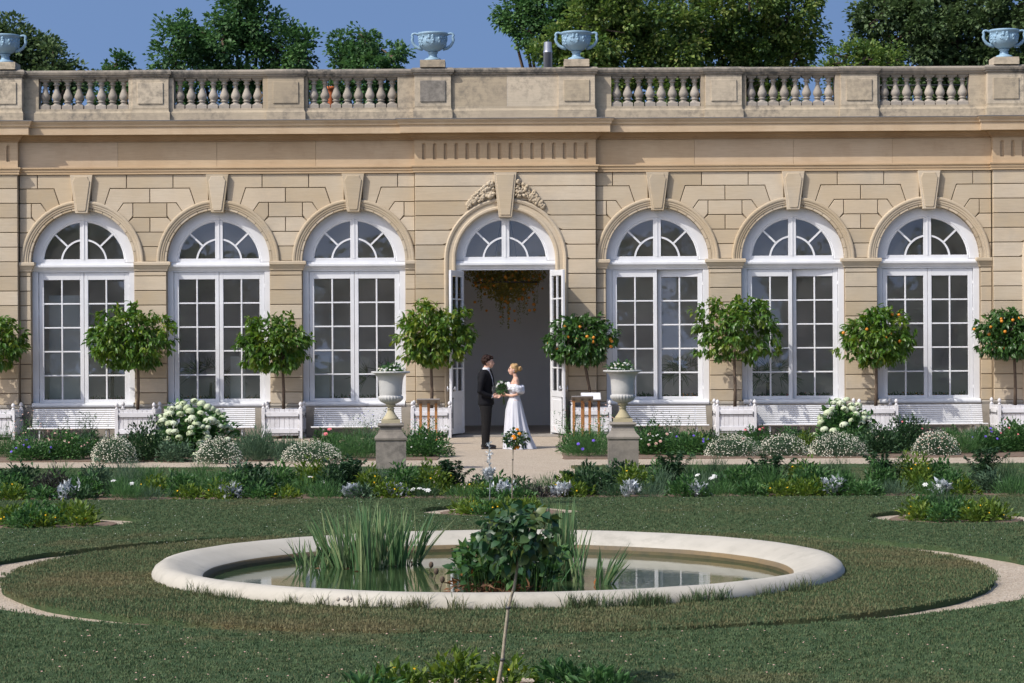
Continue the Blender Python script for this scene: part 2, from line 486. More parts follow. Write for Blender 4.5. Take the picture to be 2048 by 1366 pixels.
def sheet(name, loops, z, mat, skirt=0.0, kind='structure'):
    """flat sheet with holes; loops[0] is the outline; optional edge going down by skirt"""
    polys = [[Vector((p[0], p[1], 0)) for p in lp] for lp in loops]
    tris = tessellate_polygon(polys)
    flat = [p for lp in loops for p in lp]
    vs = [(p[0], p[1], z) for p in flat]; fs = []
    for a, b, c in tris:
        A, B, C = flat[a], flat[b], flat[c]
        cr = (B[0] - A[0]) * (C[1] - A[1]) - (B[1] - A[1]) * (C[0] - A[0])
        fs.append((a, b, c) if cr > 0 else (a, c, b))
    if skirt:
        base = 0
        for lp in loops:
            n = len(lp); off = len(vs)
            vs += [(p[0], p[1], z - skirt) for p in lp]
            for i in range(n):
                k = (i + 1) % n
                fs.append((base + i, off + i, off + k, base + k))
            base += n
    me = bpy.data.meshes.new(name); me.from_pydata(vs, [], fs); me.update(); me.materials.append(mat)
    o = put(name, me)
    if kind: o['kind'] = kind
    return o

def wavy(x0, y0, x1, y1, n, amp, seed):
    out = []
    for i in range(n):
        f = i / n; x = x0 + (x1 - x0) * f; y = y0 + (y1 - y0) * f
        w = amp * (noise.noise(Vector((x * 1.3, y * 1.3, seed))) + 0.6 * noise.noise(Vector((x * 5, y * 5, seed + 3))))
        L = math.hypot(x1 - x0, y1 - y0)
        out.append((x - (y1 - y0) / L * w, y + (x1 - x0) / L * w))
    return out

def rect(x0, y0, x1, y1, amp=0.03, seed=0.0, n=60):
    return wavy(x0, y0, x1, y0, n, amp, seed) + wavy(x1, y0, x1, y1, 30, amp, seed + 1) + wavy(x1, y1, x0, y1, n, amp, seed + 2) + wavy(x0, y1, x0, y0, 30, amp, seed + 4)

sheet('ground', [[(-300, -150), (300, -150), (300, 420), (-300, 420)]], -0.04, M['turf'])
sheet('gravel_terrace', [[(-22, 37.2), (22, 37.2), (22, FW + 0.1), (-22, FW + 0.1)]], 0.0, M['gravel'])
sheet('gravel_apron', [[(-1.25, 31.2), (1.2, 31.2), (1.2, 37.25), (-1.25, 37.25)]], 0.004, M['gravel'])
sheet('border_bed', [rect(-20, 40.05, -1.2, 43.3, 0.05, 1)], 0.015, M['soil'], 0.03)
sheet('border_bed', [rect(1.05, 40.05, 20, 43.3, 0.05, 2)], 0.015, M['soil'], 0.03)
sheet('far_lawn', [rect(-20, 31.6, -1.15, 37.45, 0.05, 3, 120)], 0.04, M['turf'], 0.06)
sheet('far_lawn', [rect(1.1, 31.6, 20, 37.45, 0.05, 4, 120)], 0.04, M['turf'], 0.06)
sheet('flower_bed_soil', [rect(-20, 29.55, 20, 31.75, 0.06, 5, 160)], 0.02, M['soil'], 0.03)
def ring_edge(n=200):
    out = []
    for i in range(n):
        a = 2 * math.pi * i / n; c, s = math.cos(a), math.sin(a)
        r = 4.43 + 0.42 * abs(c) ** 1.6 + 0.05 * noise.noise(Vector((c * 5, s * 5, 2.0))) + 0.035 * noise.noise(Vector((c * 22, s * 22, 4.0)))
        out.append((POND[0] + r * c, POND[1] + r * s))
    return out
ring_hole = ring_edge()
bed_holes = [circle(x, y, 1.02, 64, 0.04, 5 + i) for i, (x, y) in enumerate(BEDS)]
sheet('lawn', [rect(-20, 6.0, 20, 29.65, 0.04, 6, 160), ring_hole] + bed_holes, 0.045, M['turf'], 0.07)
sheet('lawn_ring', [circle(POND[0], POND[1], 4.30, 160, 0.035, 9.0), circle(POND[0], POND[1], 2.9, 96)], 0.05, M['turf_ring'], 0.075)
sheet('gravel_ring', [circle(POND[0], POND[1], 4.95, 160), circle(POND[0], POND[1], 4.2, 160)], -0.006, M['gravel'])
for a0, a1 in ((-128, -62), (66, 116)):
    A = arc(POND[0], POND[1], 4.22, a0, a1, 40); B = arc(POND[0], POND[1], 4.7, a1, a0, 40)
    sheet('ring_soil', [[(x, y + 0.02 * noise.noise(Vector((x * 6, y * 6, 0)))) for x, y in A + B]], 0.002, M['soil'])
for i, (x, y) in enumerate(BEDS):
    sheet('bed_gravel', [circle(x, y, 1.1, 64)], -0.008, M['gravel'])
    sheet('bed_soil', [circle(x, y, 0.74, 48, 0.04, 20 + i)], 0.012, M['soil'], 0.02)

# grass blades, as uncountable cover scattered over the visible lawns
def tuft_mesh(name, mat, n=22, seed=3, hmin=0.009, hmax=0.019):
    g = np.random.default_rng(seed); V = []; F = []; var = []
    for i in range(n):
        a = g.uniform(0, 2 * math.pi); r = 0.075 * math.sqrt(g.random()); bx, by = r * math.cos(a), r * math.sin(a)
        h = g.uniform(hmin, hmax); lean = g.uniform(0.1, 0.9) * h; d = g.uniform(0, 2 * math.pi); w = g.uniform(0.0022, 0.004)
        dx, dy = math.cos(d), math.sin(d); px, py = -dy * w, dx * w; b = len(V)
        V += [(bx - px, by - py, 0), (bx + px, by + py, 0), (bx + dx * lean * .4 - px * .8, by + dy * lean * .4 - py * .8, h * .6), (bx + dx * lean * .4 + px * .8, by + dy * lean * .4 + py * .8, h * .6), (bx + dx * lean, by + dy * lean, h)]
        F += [(b, b + 1, b + 3), (b, b + 3, b + 2), (b + 2, b + 3, b + 4)]; var += [g.random()] * 5
    return fast_mesh(name, np.array(V), np.array(F), mat, np.array(var))

def grass_object(name, loops, z, tuft_me, density, label, seed):
    polys = [[Vector((p[0], p[1], 0)) for p in lp] for lp in loops]
    tris = tessellate_polygon(polys); flat = np.array([p for lp in loops for p in lp])
    T = np.array(tris); A, B, C = flat[T[:, 0]], flat[T[:, 1]], flat[T[:, 2]]
    me = bpy.data.meshes.new(name); me.from_pydata([(p[0], p[1], z) for p in flat], [], [tuple(t) for t in tris]); me.update()
    bm = bmesh.new(); bm.from_mesh(me)
    for f in bm.faces:
        if f.normal.z < 0: f.normal_flip()
    bm.to_mesh(me); bm.free()
    me.materials.append(tuft_me.materials[0])
    o = put(name, me); tag(o, label, 'grass', None, 'stuff')
    ng = bpy.data.node_groups.new(name + '_nodes', 'GeometryNodeTree')
    ng.interface.new_socket('Geometry', in_out='INPUT', socket_type='NodeSocketGeometry')
    ng.interface.new_socket('Geometry', in_out='OUTPUT', socket_type='NodeSocketGeometry')
    N = ng.nodes; L = ng.links
    gi, go = N.new('NodeGroupInput'), N.new('NodeGroupOutput')
    dp = N.new('GeometryNodeDistributePointsOnFaces'); dp.inputs['Density'].default_value = density; dp.inputs['Seed'].default_value = seed
    ip = N.new('GeometryNodeInstanceOnPoints')
    oi = N.new('GeometryNodeObjectInfo'); oi.inputs['Object'].default_value = tuft_me['holder']
    rv = N.new('FunctionNodeRandomValue'); rv.data_type = 'FLOAT_VECTOR'; rv.inputs[0].default_value = (-0.15, -0.15, 0); rv.inputs[1].default_value = (0.15, 0.15, 6.28)
    rs = N.new('FunctionNodeRandomValue'); rs.data_type = 'FLOAT'; rs.inputs[2].default_value = 0.6; rs.inputs[3].default_value = 1.3
    L.new(gi.outputs[0], dp.inputs['Mesh']); L.new(dp.outputs['Points'], ip.inputs['Points'])
    L.new(oi.outputs['Geometry'], ip.inputs['Instance']); L.new(rv.outputs[0], ip.inputs['Rotation']); L.new(rs.outputs[1], ip.inputs['Scale'])
    L.new(ip.outputs[0], go.inputs[0])
    md = o.modifiers.new('scatter', 'NODES'); md.node_group = ng
    return o

def tuft_holder(me):
    h = put('grass_tuft', me, None, (0.6, 9.5, 0.045)); tag(h, 'single small tuft of lawn grass near the front bed', 'grass', None, 'stuff')
    me['holder'] = h
    return me
tuft_a = tuft_holder(tuft_mesh('grass_tuft', M['blade'], 22, 3))
tuft_b = tuft_holder(tuft_mesh('grass_tuft_dry', M['blade_ring'], 24, 4, 0.010, 0.026))
trap = [(-4.4, 12.0), (4.6, 12.0), (8.4, 29.6), (-8.2, 29.6)]
near_bed = circle(0, 13.15, 1.02, 32)
grass_object('lawn_grass', [trap, ring_hole] + bed_holes[:3] + [near_bed], 0.04, tuft_a, 420, 'short mown lawn grass around the round pond', 1)
grass_object('ring_grass', [circle(POND[0], POND[1], 4.30, 96, 0.035, 9.0), circle(POND[0], POND[1], 3.0, 96)], 0.045, tuft_b, 520, 'partly dried grass ring between pond rim and gravel', 2)
grass_object('far_grass', [[(-10.3, 31.75), (-1.2, 31.75), (-1.2, 37.4), (-10.3, 37.4)]], 0.035, tuft_a, 150, 'far lawn strip left of the gravel apron', 3)
grass_object('far_grass', [[(1.15, 31.75), (10.5, 31.75), (10.5, 37.4), (1.15, 37.4)]], 0.035, tuft_a, 150, 'far lawn strip right of the gravel apron', 4)
# ------------------------------------------------------------------ the orangery
ORG = empty('orangery', (0, FW, 0), 0, 'long sandstone orangery with arched white windows and balustraded roof', 'building')
PV = 0.14                                   # how far the pavilions stand forward
HW = 1.99                                   # half width of a pavilion
PAV = (-12.69, 0.0, 12.69)
WIN = (-9.315, -6.33, -3.345, 3.345, 6.33, 9.315)
ZS, RO, RA = 3.87, 1.133, 1.353             # springing, opening radius, archivolt radius
Z0, J0, DJ = 5.79, 5.480, 0.3212            # wall top, first joint, course height
JZ = [J0 - DJ * k for k in range(15)]
ZP = 0.73                                   # plinth top

# --- backing wall with arched openings
wall_mb = MB()
def backing(cx, x0, x1, yf, zb):
    """wall between x0 and x1 with one arched opening centred on cx; front face at yf, opening bottom zb"""
    yb = 0.46
    for a, b in ((x0, cx - RO), (cx + RO, x1)):
        if b - a > 0.002: wall_mb.box(a, b, yf, yb, 0.0, ZS)
    if zb > 0.1: wall_mb.box(cx - RO, cx + RO, yf, yb, 0.0, zb)
    pts = arc(cx, ZS, RO, 0, 180, 40)
    top = [(max(x0, min(x1, x0 + (x1 - x0) * (1 - i / 40))), Z0 + 0.02) for i in range(41)]
    vs = []; fs = []
    for y in (yf, yb):
        vs += [(p[0], y, p[1]) for p in pts] + [(p[0], y, p[1]) for p in top]
    n = 41
    for i in range(40):
        fs.append((i, i + 1, n + i + 1, n + i)); fs.append((2 * n + i, 3 * n + i, 3 * n + i + 1, 2 * n + i + 1))
        fs.append((i, 2 * n + i, 2 * n + i + 1, i + 1))
    # shoulders beside the arch
    wall_mb.add(vs, fs)
    for sx, ex in ((1, x1), (-1, x0)):
        a = cx + sx * RO
        vs2 = []
        for y in (yf, yb): vs2 += [(a, y, ZS), (ex, y, ZS), (ex, y, Z0 + 0.02)]
        wall_mb.add(vs2, [(0, 1, 2), (3, 5, 4)])
bounds = [-10.70, (WIN[0] + WIN[1]) / 2, (WIN[1] + WIN[2]) / 2, -HW, HW, (WIN[3] + WIN[4]) / 2, (WIN[4] + WIN[5]) / 2, 10.70]
for k, cx in enumerate(WIN):
    i = k if k < 3 else k + 1
    backing(cx, bounds[i], bounds[i + 1], 0.035, 0.70)
for cx in PAV:
    backing(cx, cx - HW, cx + HW, -PV + 0.035, 0.05)
for s in (-1, 1):
    wall_mb.box(min(s * 14.68, s * 20), max(s * 14.68, s * 20), 0.0, 0.46, 0.0, Z0 + 0.02)
WALL = wall_mb.obj('wall', M['joint'], ORG)

GAP = 0.009
def block(poly, y0=0.0, y1=0.05, mat='stone', name='stone_block', gap=GAP):
    a = sum(poly[i - 1][0] * poly[i][1] - poly[i][0] * poly[i - 1][1] for i in range(len(poly)))
    if a < 0: poly = poly[::-1]
    mb = MB(); mb.prism(offset_poly(poly, gap), y0, y1, 0.007)
    return mb.obj(name, M[mat], WALL, fix=False)

def carc(u0, u1, n=6, r=1.25):
    """points on the hidden circle under the archivolt, from u0 to u1"""
    out = []
    a0, a1 = math.acos(min(1, u0 / r)), math.acos(min(1, u1 / r))
    for i in range(n + 1):
        a = a0 + (a1 - a0) * i / n
        out.append((r * math.cos(a), ZS + r * math.sin(a)))
    return out
def cu(z, r=1.25): return math.sqrt(max(0, r * r - (z - ZS) ** 2))

def spandrel(cx, s, end, shared):
    """stones right (s=1) or left (s=-1) of a window; end = half-bay width; shared = stones that run on into the next bay are made once"""
    T = lambda P: [(cx + s * u, z) for u, z in P]
    j = JZ
    A = [(0.20, Z0), (0.98, Z0), (0.98, j[0]), (0.616, j[0]), (0.47, 5.04)] + carc(0.44, 0.2)[1:]
    block(T(A))
    B = [(0.616, j[0]), (end, j[0]), (end, j[1]), (0.91, j[1]), (0.72, 4.885)] + carc(0.72, 0.46)[1:] + [(0.47, 5.04)]
    block(T(B))
    C = [(0.91, j[1]), (1.118, j[1]), (1.118, 4.87), (1.03, 4.76)] + carc(0.96, 0.72)[0:]
    block(T(C))
    E = [(1.118, j[2]), (end, j[2]), (end, j[3])] + carc(cu(j[3]), 0.96) + [(1.03, 4.76)]
    block(T(E))
    if shared is None:                                   # clipped bay: all stones end at 'end'
        block(T([(0.98, Z0), (end, Z0), (end, j[0]), (0.98, j[0])]))
        block(T([(1.118, j[1]), (end, j[1]), (end, j[2]), (1.118, j[2])]))
        block(T([(cu(j[3]), j[3]), (end, j[3]), (end, j[4])] + carc(cu(j[4]), cu(j[3]))[:-1]))
        block(T([(cu(j[4]), j[4]), (end, j[4]), (end, ZS)] + carc(1.25, cu(j[4]))[:-1]))
    elif shared > 0:                                     # stones that span the joint between two bays
        W = 2 * end; m = lambda P: [(W - u, z) for u, z in P[::-1]]
        block(T([(0.98, Z0), (W - 0.98, Z0), (W - 0.98, j[0]), (0.98, j[0])]))
        block(T([(1.118, j[1]), (W - 1.118, j[1]), (W - 1.118, j[2]), (1.118, j[2])]))
        a = carc(cu(j[4]), cu(j[3])); block(T([(u, z) for u, z in a] + m(a)))
        a = carc(1.25, cu(j[4])); block(T([(u, z) for u, z in a] + m(a)))

for k, cx in enumerate(WIN):
    i = k if k < 3 else k + 1
    l, r = cx - bounds[i], bounds[i + 1] - cx
    lc = k in (0, 3); rc = k in (2, 5)
    spandrel(cx, -1, l, None if lc else 0)
    spandrel(cx, 1, r, None if rc else 1)
# piers
def courses(x0, x1, y0=0.0, y1=0.05, k0=5, ztop=None):
    zt = ztop if ztop else JZ[k0]
    for k in range(k0 + 1, 16):
        zb = JZ[k] if k < 15 else ZP
        block([(x0, zb), (x1, zb), (x1, zt), (x0, zt)], y0, y1); zt = zb
piers = [(-10.70, WIN[0] - RO), (WIN[0] + RO, WIN[1] - RO), (WIN[1] + RO, WIN[2] - RO), (WIN[2] + RO, -HW),
         (HW, WIN[3] - RO), (WIN[3] + RO, WIN[4] - RO), (WIN[4] + RO, WIN[5] - RO), (WIN[5] + RO, 10.70)]
for x0, x1 in piers: courses(x0, x1, 0.0, 0.05, 5, 3.66)
# pavilions
for cx in PAV:
    yf = -PV
    for s in (-1, 1):
        if abs(cx + s * HW) > 14: continue
        T = lambda P: [(cx + s * u, z) for u, z in P]
        ztop = Z0
        for k in range(0, 6):
            zb = JZ[k]
            def left(z): return max(0.22, cu(z, 1.27)) if z < ZS + 1.27 else 0.22
            lo = left(zb); hi = left(ztop)
            P = [(hi, ztop), (HW, ztop), (HW, zb)]
            if lo > 0.23:
                P.append((max(lo, cu(zb, RA)) + 0.07, zb))
                a0 = lo; a1 = hi
                P += carc(a0, a1, 5, 1.27)[1:-1] if hi > 0.23 else carc(a0, 0.22, 8, 1.27)[1:] 
            else: P.append((lo, zb))
            block(T(P), yf, yf + 0.137); ztop = zb
        for k in range(6, 16):
            zb = JZ[k] if k < 15 else ZP
            block(T([(RA - 0.04, zb), (HW, zb), (HW, ztop), (RA - 0.04, ztop)]), yf, yf + 0.137); ztop = zb
# plinth stones
pl_edges = [-14.68, -12.69 - RA]
def plinth(x0, x1, yf):
    n = max(1, round((x1 - x0) / 1.15))
    for i in range(n):
        a = x0 + (x1 - x0) * i / n; b = x0 + (x1 - x0) * (i + 1) / n
        block([(a, 0.0), (b, 0.0), (b, ZP - 0.06), (a, ZP - 0.06)], yf, yf + 0.06, 'plinth', 'plinth_stone', 0.004)
plinth(-10.70, -HW, -0.035); plinth(HW, 10.70, -0.035)
for cx in PAV:
    for s in (-1, 1):
        if abs(cx + s * HW) > 14: continue
        a, b = sorted((cx + s * (RA + 0.0), cx + s * (HW + 0.03)))
        plinth(a, b, -PV - 0.035)
pc = MB()
prof = [(-0.03, ZP - 0.058), (0.045, ZP - 0.058), (0.045, ZP - 0.02), (0.02, ZP), (-0.03, ZP)]
pc.sweep([(-10.69, 0), (-HW - 0.002, 0)], prof); pc.sweep([(HW + 0.002, 0), (10.69, 0)], prof)
for cx in PAV:
    for s in (-1, 1):
        if abs(cx + s * HW) < 14:
            a, b = sorted((cx + s * RA, cx + s * (HW + 0.02)))
            pc.sweep([(a, -PV), (b, -PV)], prof)
pc.obj('plinth_course', M['plinth'], ORG)

# --- archivolts, voussoirs, keystones, imposts
def arch_band(mb, cx, prof, a0=0.0, a1=180.0, n=36, zdown=None):
    """prof: list of (radius, y); swept round the arch, optionally carried straight down to zdown"""
    pts = []
    if zdown is not None: pts.append(('L', 1, zdown))
    for i in range(n + 1): pts.append(('A', a0 + (a1 - a0) * i / n, 0))
    if zdown is not None: pts.append(('L', -1, zdown))
    vs = []
    for kind, q, z in pts:
        for r, y in prof:
            if kind == 'A': vs.append((cx + r * math.cos(R(q)), y, ZS + r * math.sin(R(q))))
            else: vs.append((cx + q * r, y, z))
    m = len(prof); fs = [(i * m + j, i * m + (j + 1) % m, (i + 1) * m + (j + 1) % m, (i + 1) * m + j) for i in range(len(pts) - 1) for j in range(m)]
    fs.append(tuple(range(m))); fs.append(tuple((len(pts) - 1) * m + j for j in range(m))[::-1])
    mb.add(vs, fs)
for cx in WIN:
    mb = MB()
    arch_band(mb, cx, [(1.196, 0.06), (1.196, -0.022), (1.232, -0.022), (1.24, -0.036), (1.282, -0.036), (1.29, -0.052), (1.318, -0.056), (1.34, -0.05), (1.353, -0.03), (1.353, 0.06)])
    mb.obj('archivolt', M['stone'], ORG)
    for q in range(16):
        a0, a1 = 180 * q / 16 + 0.28, 180 * (q + 1) / 16 - 0.28
        v = MB(); arch_band(v, cx, [(RO, 0.19), (RO, -0.002), (RO + 0.006, -0.008), (1.186, -0.008), (1.192, -0.002), (1.192, 0.19)], a0, a1, 4)
        v.obj('voussoir', M['stone'], WALL)
for cx in PAV:
    mb = MB()
    arch_band(mb, cx, [(1.09, 0.2), (1.09, -PV + 0.01), (1.12, -PV - 0.02), (1.16, -PV - 0.02), (1.18, -PV - 0.004), (1.26, -PV - 0.004), (1.275, -PV - 0.03), (1.32, -PV - 0.045), (1.353, -PV - 0.02), (1.353, 0.06)], zdown=0.02)
    mb.obj('archivolt', M['stone'], ORG)

def keystone(cx, y, wt, wb, zt, zb, fancy=True):
    mb = MB()
    P = [(cx - wb, zb), (cx + wb, zb), (cx + wt, zt), (cx - wt, zt)]
    mb.prism(P, y - 0.10, y + 0.2, 0.006)
    o = mb.obj('keystone', M['stone'], ORG)
    p = MB(); d = 0.042; q = offset_poly(P, d)
    if fancy:                                            # panel with scooped upper corners
        (x0, z0), (x1, z1), (x2, z2), (x3, z3) = q
        Q = [(x0 + .02, z0), (x1 - .02, z1), (x1, z1 + .03), (x2 - 0.012, z2 - 0.10), (x2 - 0.04, z2 - 0.065), (x2 - 0.065, z2), (x3 + 0.065, z3), (x3 + 0.04, z3 - 0.065), (x3 + 0.012, z3 - 0.10), (x0, z0 + .03)]
    else: Q = q
    p.prism(Q, y - 0.118, y - 0.095, 0.008)
    p.obj('keystone_panel', M['stone'], o)
for cx in WIN: keystone(cx, 0.0, 0.248, 0.136, Z0 - 0.012, 4.94)
for cx in PAV: keystone(cx, -PV, 0.25, 0.145, Z0 - 0.012, 4.72 + 0.08, False)

IMP = [(-0.06, 3.66), (0.012, 3.66), (0.02, 3.675), (0.02, 3.70), (0.03, 3.715), (0.055, 3.765), (0.06, 3.785), (0.085, 3.795), (0.085, 3.845), (0.075, 3.868), (-0.06, 3.868)]
for x0, x1 in piers:
    mb = MB(); i0 = -HW < x0 - 0.01 and abs(x0) > HW + 0.05 and abs(x0) < 10.6; i1 = abs(x1) > HW + 0.05 and abs(x1) < 10.6
    plan = []
    if i0: plan += [(x0, 0.2), (x0, 0.0)]
    else: plan += [(x0 + 0.003, 0.0)]
    if i1: plan += [(x1, 0.0), (x1, 0.2)]
    else: plan += [(x1 - 0.003, 0.0)]
    mb.sweep(plan, IMP); mb.obj('impost', M['stone'], ORG)

# --- entablature
def broken(o=0.0):
    pts = [(-20, 0)]
    for cx in PAV: pts += [(cx - HW, 0), (cx - HW, -PV), (cx + HW, -PV), (cx + HW, 0)]
    return pts + [(20, 0)]
mb = MB(); mb.sweep(broken(), [(-0.25, Z0), (0.035, Z0), (0.035, 5.845), (0.05, 5.85), (0.05, 5.90), (0.075, 5.915), (0.075, 5.945), (-0.25, 5.945)]); mb.obj('architrave', M['entab'], ORG)
# frieze: plain between pavilions, fluted on them
for x0, x1 in ((-20, -14.68), (-10.70, -HW), (HW, 10.70), (14.68, 20)):
    n = max(1, round((x1 - x0) / 2.2))
    for i in range(n):
        a, b = x0 + (x1 - x0) * i / n, x0 + (x1 - x0) * (i + 1) / n
        f = MB(); f.prism([(a + .002, 5.945), (b - .002, 5.945), (b - .002, 6.50), (a + .002, 6.50)], 0.004, 0.2, 0.003); f.obj('frieze_stone', M['entab'], ORG, fix=False)
for cx in PAV:
    f = MB(); x0, x1 = cx - HW, cx + HW; yf = -PV + 0.004; d = 0.045
    fl = [cx - 1.782 + 0.2376 * i for i in range(16)]; w = 0.039; zb, zt = 6.075, 6.43
    xs = [x0] + [v for c in fl for v in (c - w, c + w)] + [x1]
    f.box(x0, x1, yf, 0.2, 5.945, zb); f.box(x0, x1, yf, 0.2, zt, 6.50)
    f.box(x0, x1, yf + d, 0.2, zb, zt)
    for i in range(0, len(xs), 2): f.box(xs[i], xs[i + 1], yf, yf + d, zb, zt)
    for c in fl:                                         # rounded heads of the flutes
        a = arc(c, zt - w, w, 0, 90, 5); f.prism([(c + w, zt)] + a[::-1], yf + 0.001, yf + d)
        a = arc(c, zt - w, w, 90, 180, 5); f.prism([(c - w, zt)] + a[::-1], yf + 0.001, yf + d)
    f.obj('fluted_frieze', M['entab'], ORG)
mb = MB(); mb.sweep(broken(), [(-0.25, 6.50), (0.025, 6.50), (0.03, 6.53), (0.075, 6.55), (0.085, 6.575), (0.13, 6.625), (0.14, 6.645), (-0.25, 6.645)])
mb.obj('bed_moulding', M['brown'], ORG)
mb = MB(); mb.sweep(broken(), [(-0.25, 6.646), (0.142, 6.646), (0.285, 6.652), (0.29, 6.638), (0.305, 6.638), (0.305, 6.80), (0.315, 6.805), (0.335, 6.82), (0.345, 6.86), (0.375, 6.90), (0.385, 6.93), (-0.25, 6.93)])
mb.obj('cornice', M['entab'], ORG)
mb = MB(); mb.sweep(broken(), [(-0.1, 6.931), (0.395, 6.931), (0.395, 6.945), (0.02, 6.965), (-0.1, 6.965)]); mb.obj('lead_flashing', M['lead'], ORG)
mb = MB(); mb.box(-20, 20, 0.2, 9.0, 6.80, 6.90); mb.obj('roof', M['lead'], ORG)

# --- balustrade
BZ0, BZ1, CZ0, CZ1 = 6.96, 7.24, 7.91, 8.09
seg = []                                                 # (x0, x1, front y)
dies = [(-11.0, -PV), (-7.8, 0.0), (-4.82, 0.0), (-1.58, -PV), (1.58, -PV), (4.82, 0.0), (7.8, 0.0), (11.0, -PV)]
runs = [(-10.275, -8.295), (-7.30, -5.335), (-4.345, -2.365), (2.345, 4.32), (5.32, 7.28), (8.265, 10.24)]
edge = [-20.0]
plan_pts = [(-20, 0.06), (-11.98, 0.06)]
def plan_line(extra):
    P = [(-20.0, 0.07)]
    xs = []
    for x, y in dies: xs.append((x - 0.40 - extra, x + 0.40 + extra, y))
    prev_y = 0.07
    for k, (a, b, y) in enumerate(xs):
        base_l = 0.07 if abs(xs[k][0]) > HW - 0.3 and not (k == 4) else -PV + 0.07
        if k == 4: base_l = -PV + 0.07
        if k == 0: base_l = 0.07
        base_r = -PV + 0.07 if k == 3 else 0.07
        P += [(a, base_l), (a, y), (b, y), (b, base_r)]
    P.append((20.0, 0.07)); return P
mb = MB(); mb.sweep(plan_line(0.0), [(-0.36, BZ0), (0.03, BZ0), (0.03, 7.15), (0.012, 7.165), (0.0, 7.20), (0.0, BZ1), (-0.36, BZ1)]); BASE = mb.obj('balustrade_base', M['parapet'], ORG)
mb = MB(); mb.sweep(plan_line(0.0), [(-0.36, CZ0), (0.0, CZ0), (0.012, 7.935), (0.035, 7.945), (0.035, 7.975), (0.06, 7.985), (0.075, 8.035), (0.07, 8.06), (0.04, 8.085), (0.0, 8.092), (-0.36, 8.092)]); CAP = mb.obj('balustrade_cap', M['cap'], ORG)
# solid pieces between base and cap
def solid(x0, x1, y0): 
    b = MB(); b.box(x0, x1, y0, y0 + 0.3, BZ1, CZ0); return b.obj('parapet_stone', M['parapet'], ORG)
ends = [(-20.0, -11.4)] + [(-11.4, -10.275), (-8.295, -7.30), (-5.335, -4.345), (-2.365, -1.985), (1.985, 2.345), (4.32, 5.32), (7.28, 8.265), (10.24, 11.4), (11.4, 20.0)]
for a, b in ends: solid(a + 0.001, b - 0.001, 0.07)
for a, b in ((-1.18, 0.05), (0.05, 1.18)): solid(a + 0.001, b - 0.001, -PV + 0.07)
for x, y in dies:
    b = MB(); b.box(x - 0.40, x + 0.40, y + 0.002, y + 0.31, BZ1 + 0.001, CZ0 - 0.001, 0.004); d = b.obj('pedestal_die', M['parapet'], ORG)
    b = MB(); b.box(x - 0.28, x + 0.28, y - 0.022, y + 0.02, BZ1 + 0.10, CZ0 - 0.10, 0.006); b.obj('raised_panel', M['pedestal'] if x == -1.58 else M['parapet'], d)
b = MB(); b.lathe([(0.105, 0.085), (0.105, 0.10), (0.06, 0.13), (0.055, 0.15), (0.085, 0.165), (0.088, 0.175), (0.06, 0.19), (0.07, 0.205), (0.098, 0.245), (0.104, 0.285), (0.094, 0.325), (0.068, 0.385), (0.05, 0.44), (0.042, 0.50), (0.046, 0.535), (0.075, 0.545), (0.075, 0.56), (0.052, 0.57), (0.06, 0.60), (0.085, 0.618), (0.09, 0.63)], 16)
b.square([(0.112, 0.0), (0.112, 0.075), (0.1, 0.09)]); b.square([(0.1, 0.628), (0.104, 0.635), (0.104, 0.67)])
bal_me = b.mesh('baluster', M['balu'])
for x0, x1 in runs:
    n = 8; st = (x1 - x0) / n
    for i in range(n):
        o = put('baluster', bal_me, BASE, (x0 + st * (i + 0.5), 0.07 + 0.15, BZ1), (0, 0, R(random.uniform(-2, 2))))
b = MB(); b.lathe([(0.10, 6.85), (0.10, 8.56), (0.106, 8.565), (0.106, 8.6), (0.095, 8.605), (0.085, 8.81), (0.065, 8.815)], 18); b.obj('flue_pipe', M['zinc'], ORG, (0.97, 1.2, 0))

# --- carved garlands either side of the central keystone
for s in (-1, 1):
    g = MB(); rr = random.Random(5 + s)
    for i in range(230):
        f = rr.random() ** 0.9
        a = R(90 - s * (9 + 27 * f))
        wid = 0.30 * (1 - f) + 0.06
        r = 1.40 + rr.uniform(0.0, 1) * wid
        x, z = r * math.cos(a), ZS + r * math.sin(a)
        if z > Z0 - 0.07 or abs(x) < 0.23: continue
        q = rr.uniform(0.018, 0.042)
        g.ellipsoid((x, -PV - 0.02 - rr.uniform(0, 0.06) * (1.1 - f), z), (q * rr.uniform(0.7, 1.5), q * 1.1, q * rr.uniform(0.7, 1.5)), 7, 5, Matrix.Rotation(rr.uniform(0, 3), 3, 'Y'))
    g.obj('carved_garland', M['stone'], ORG)

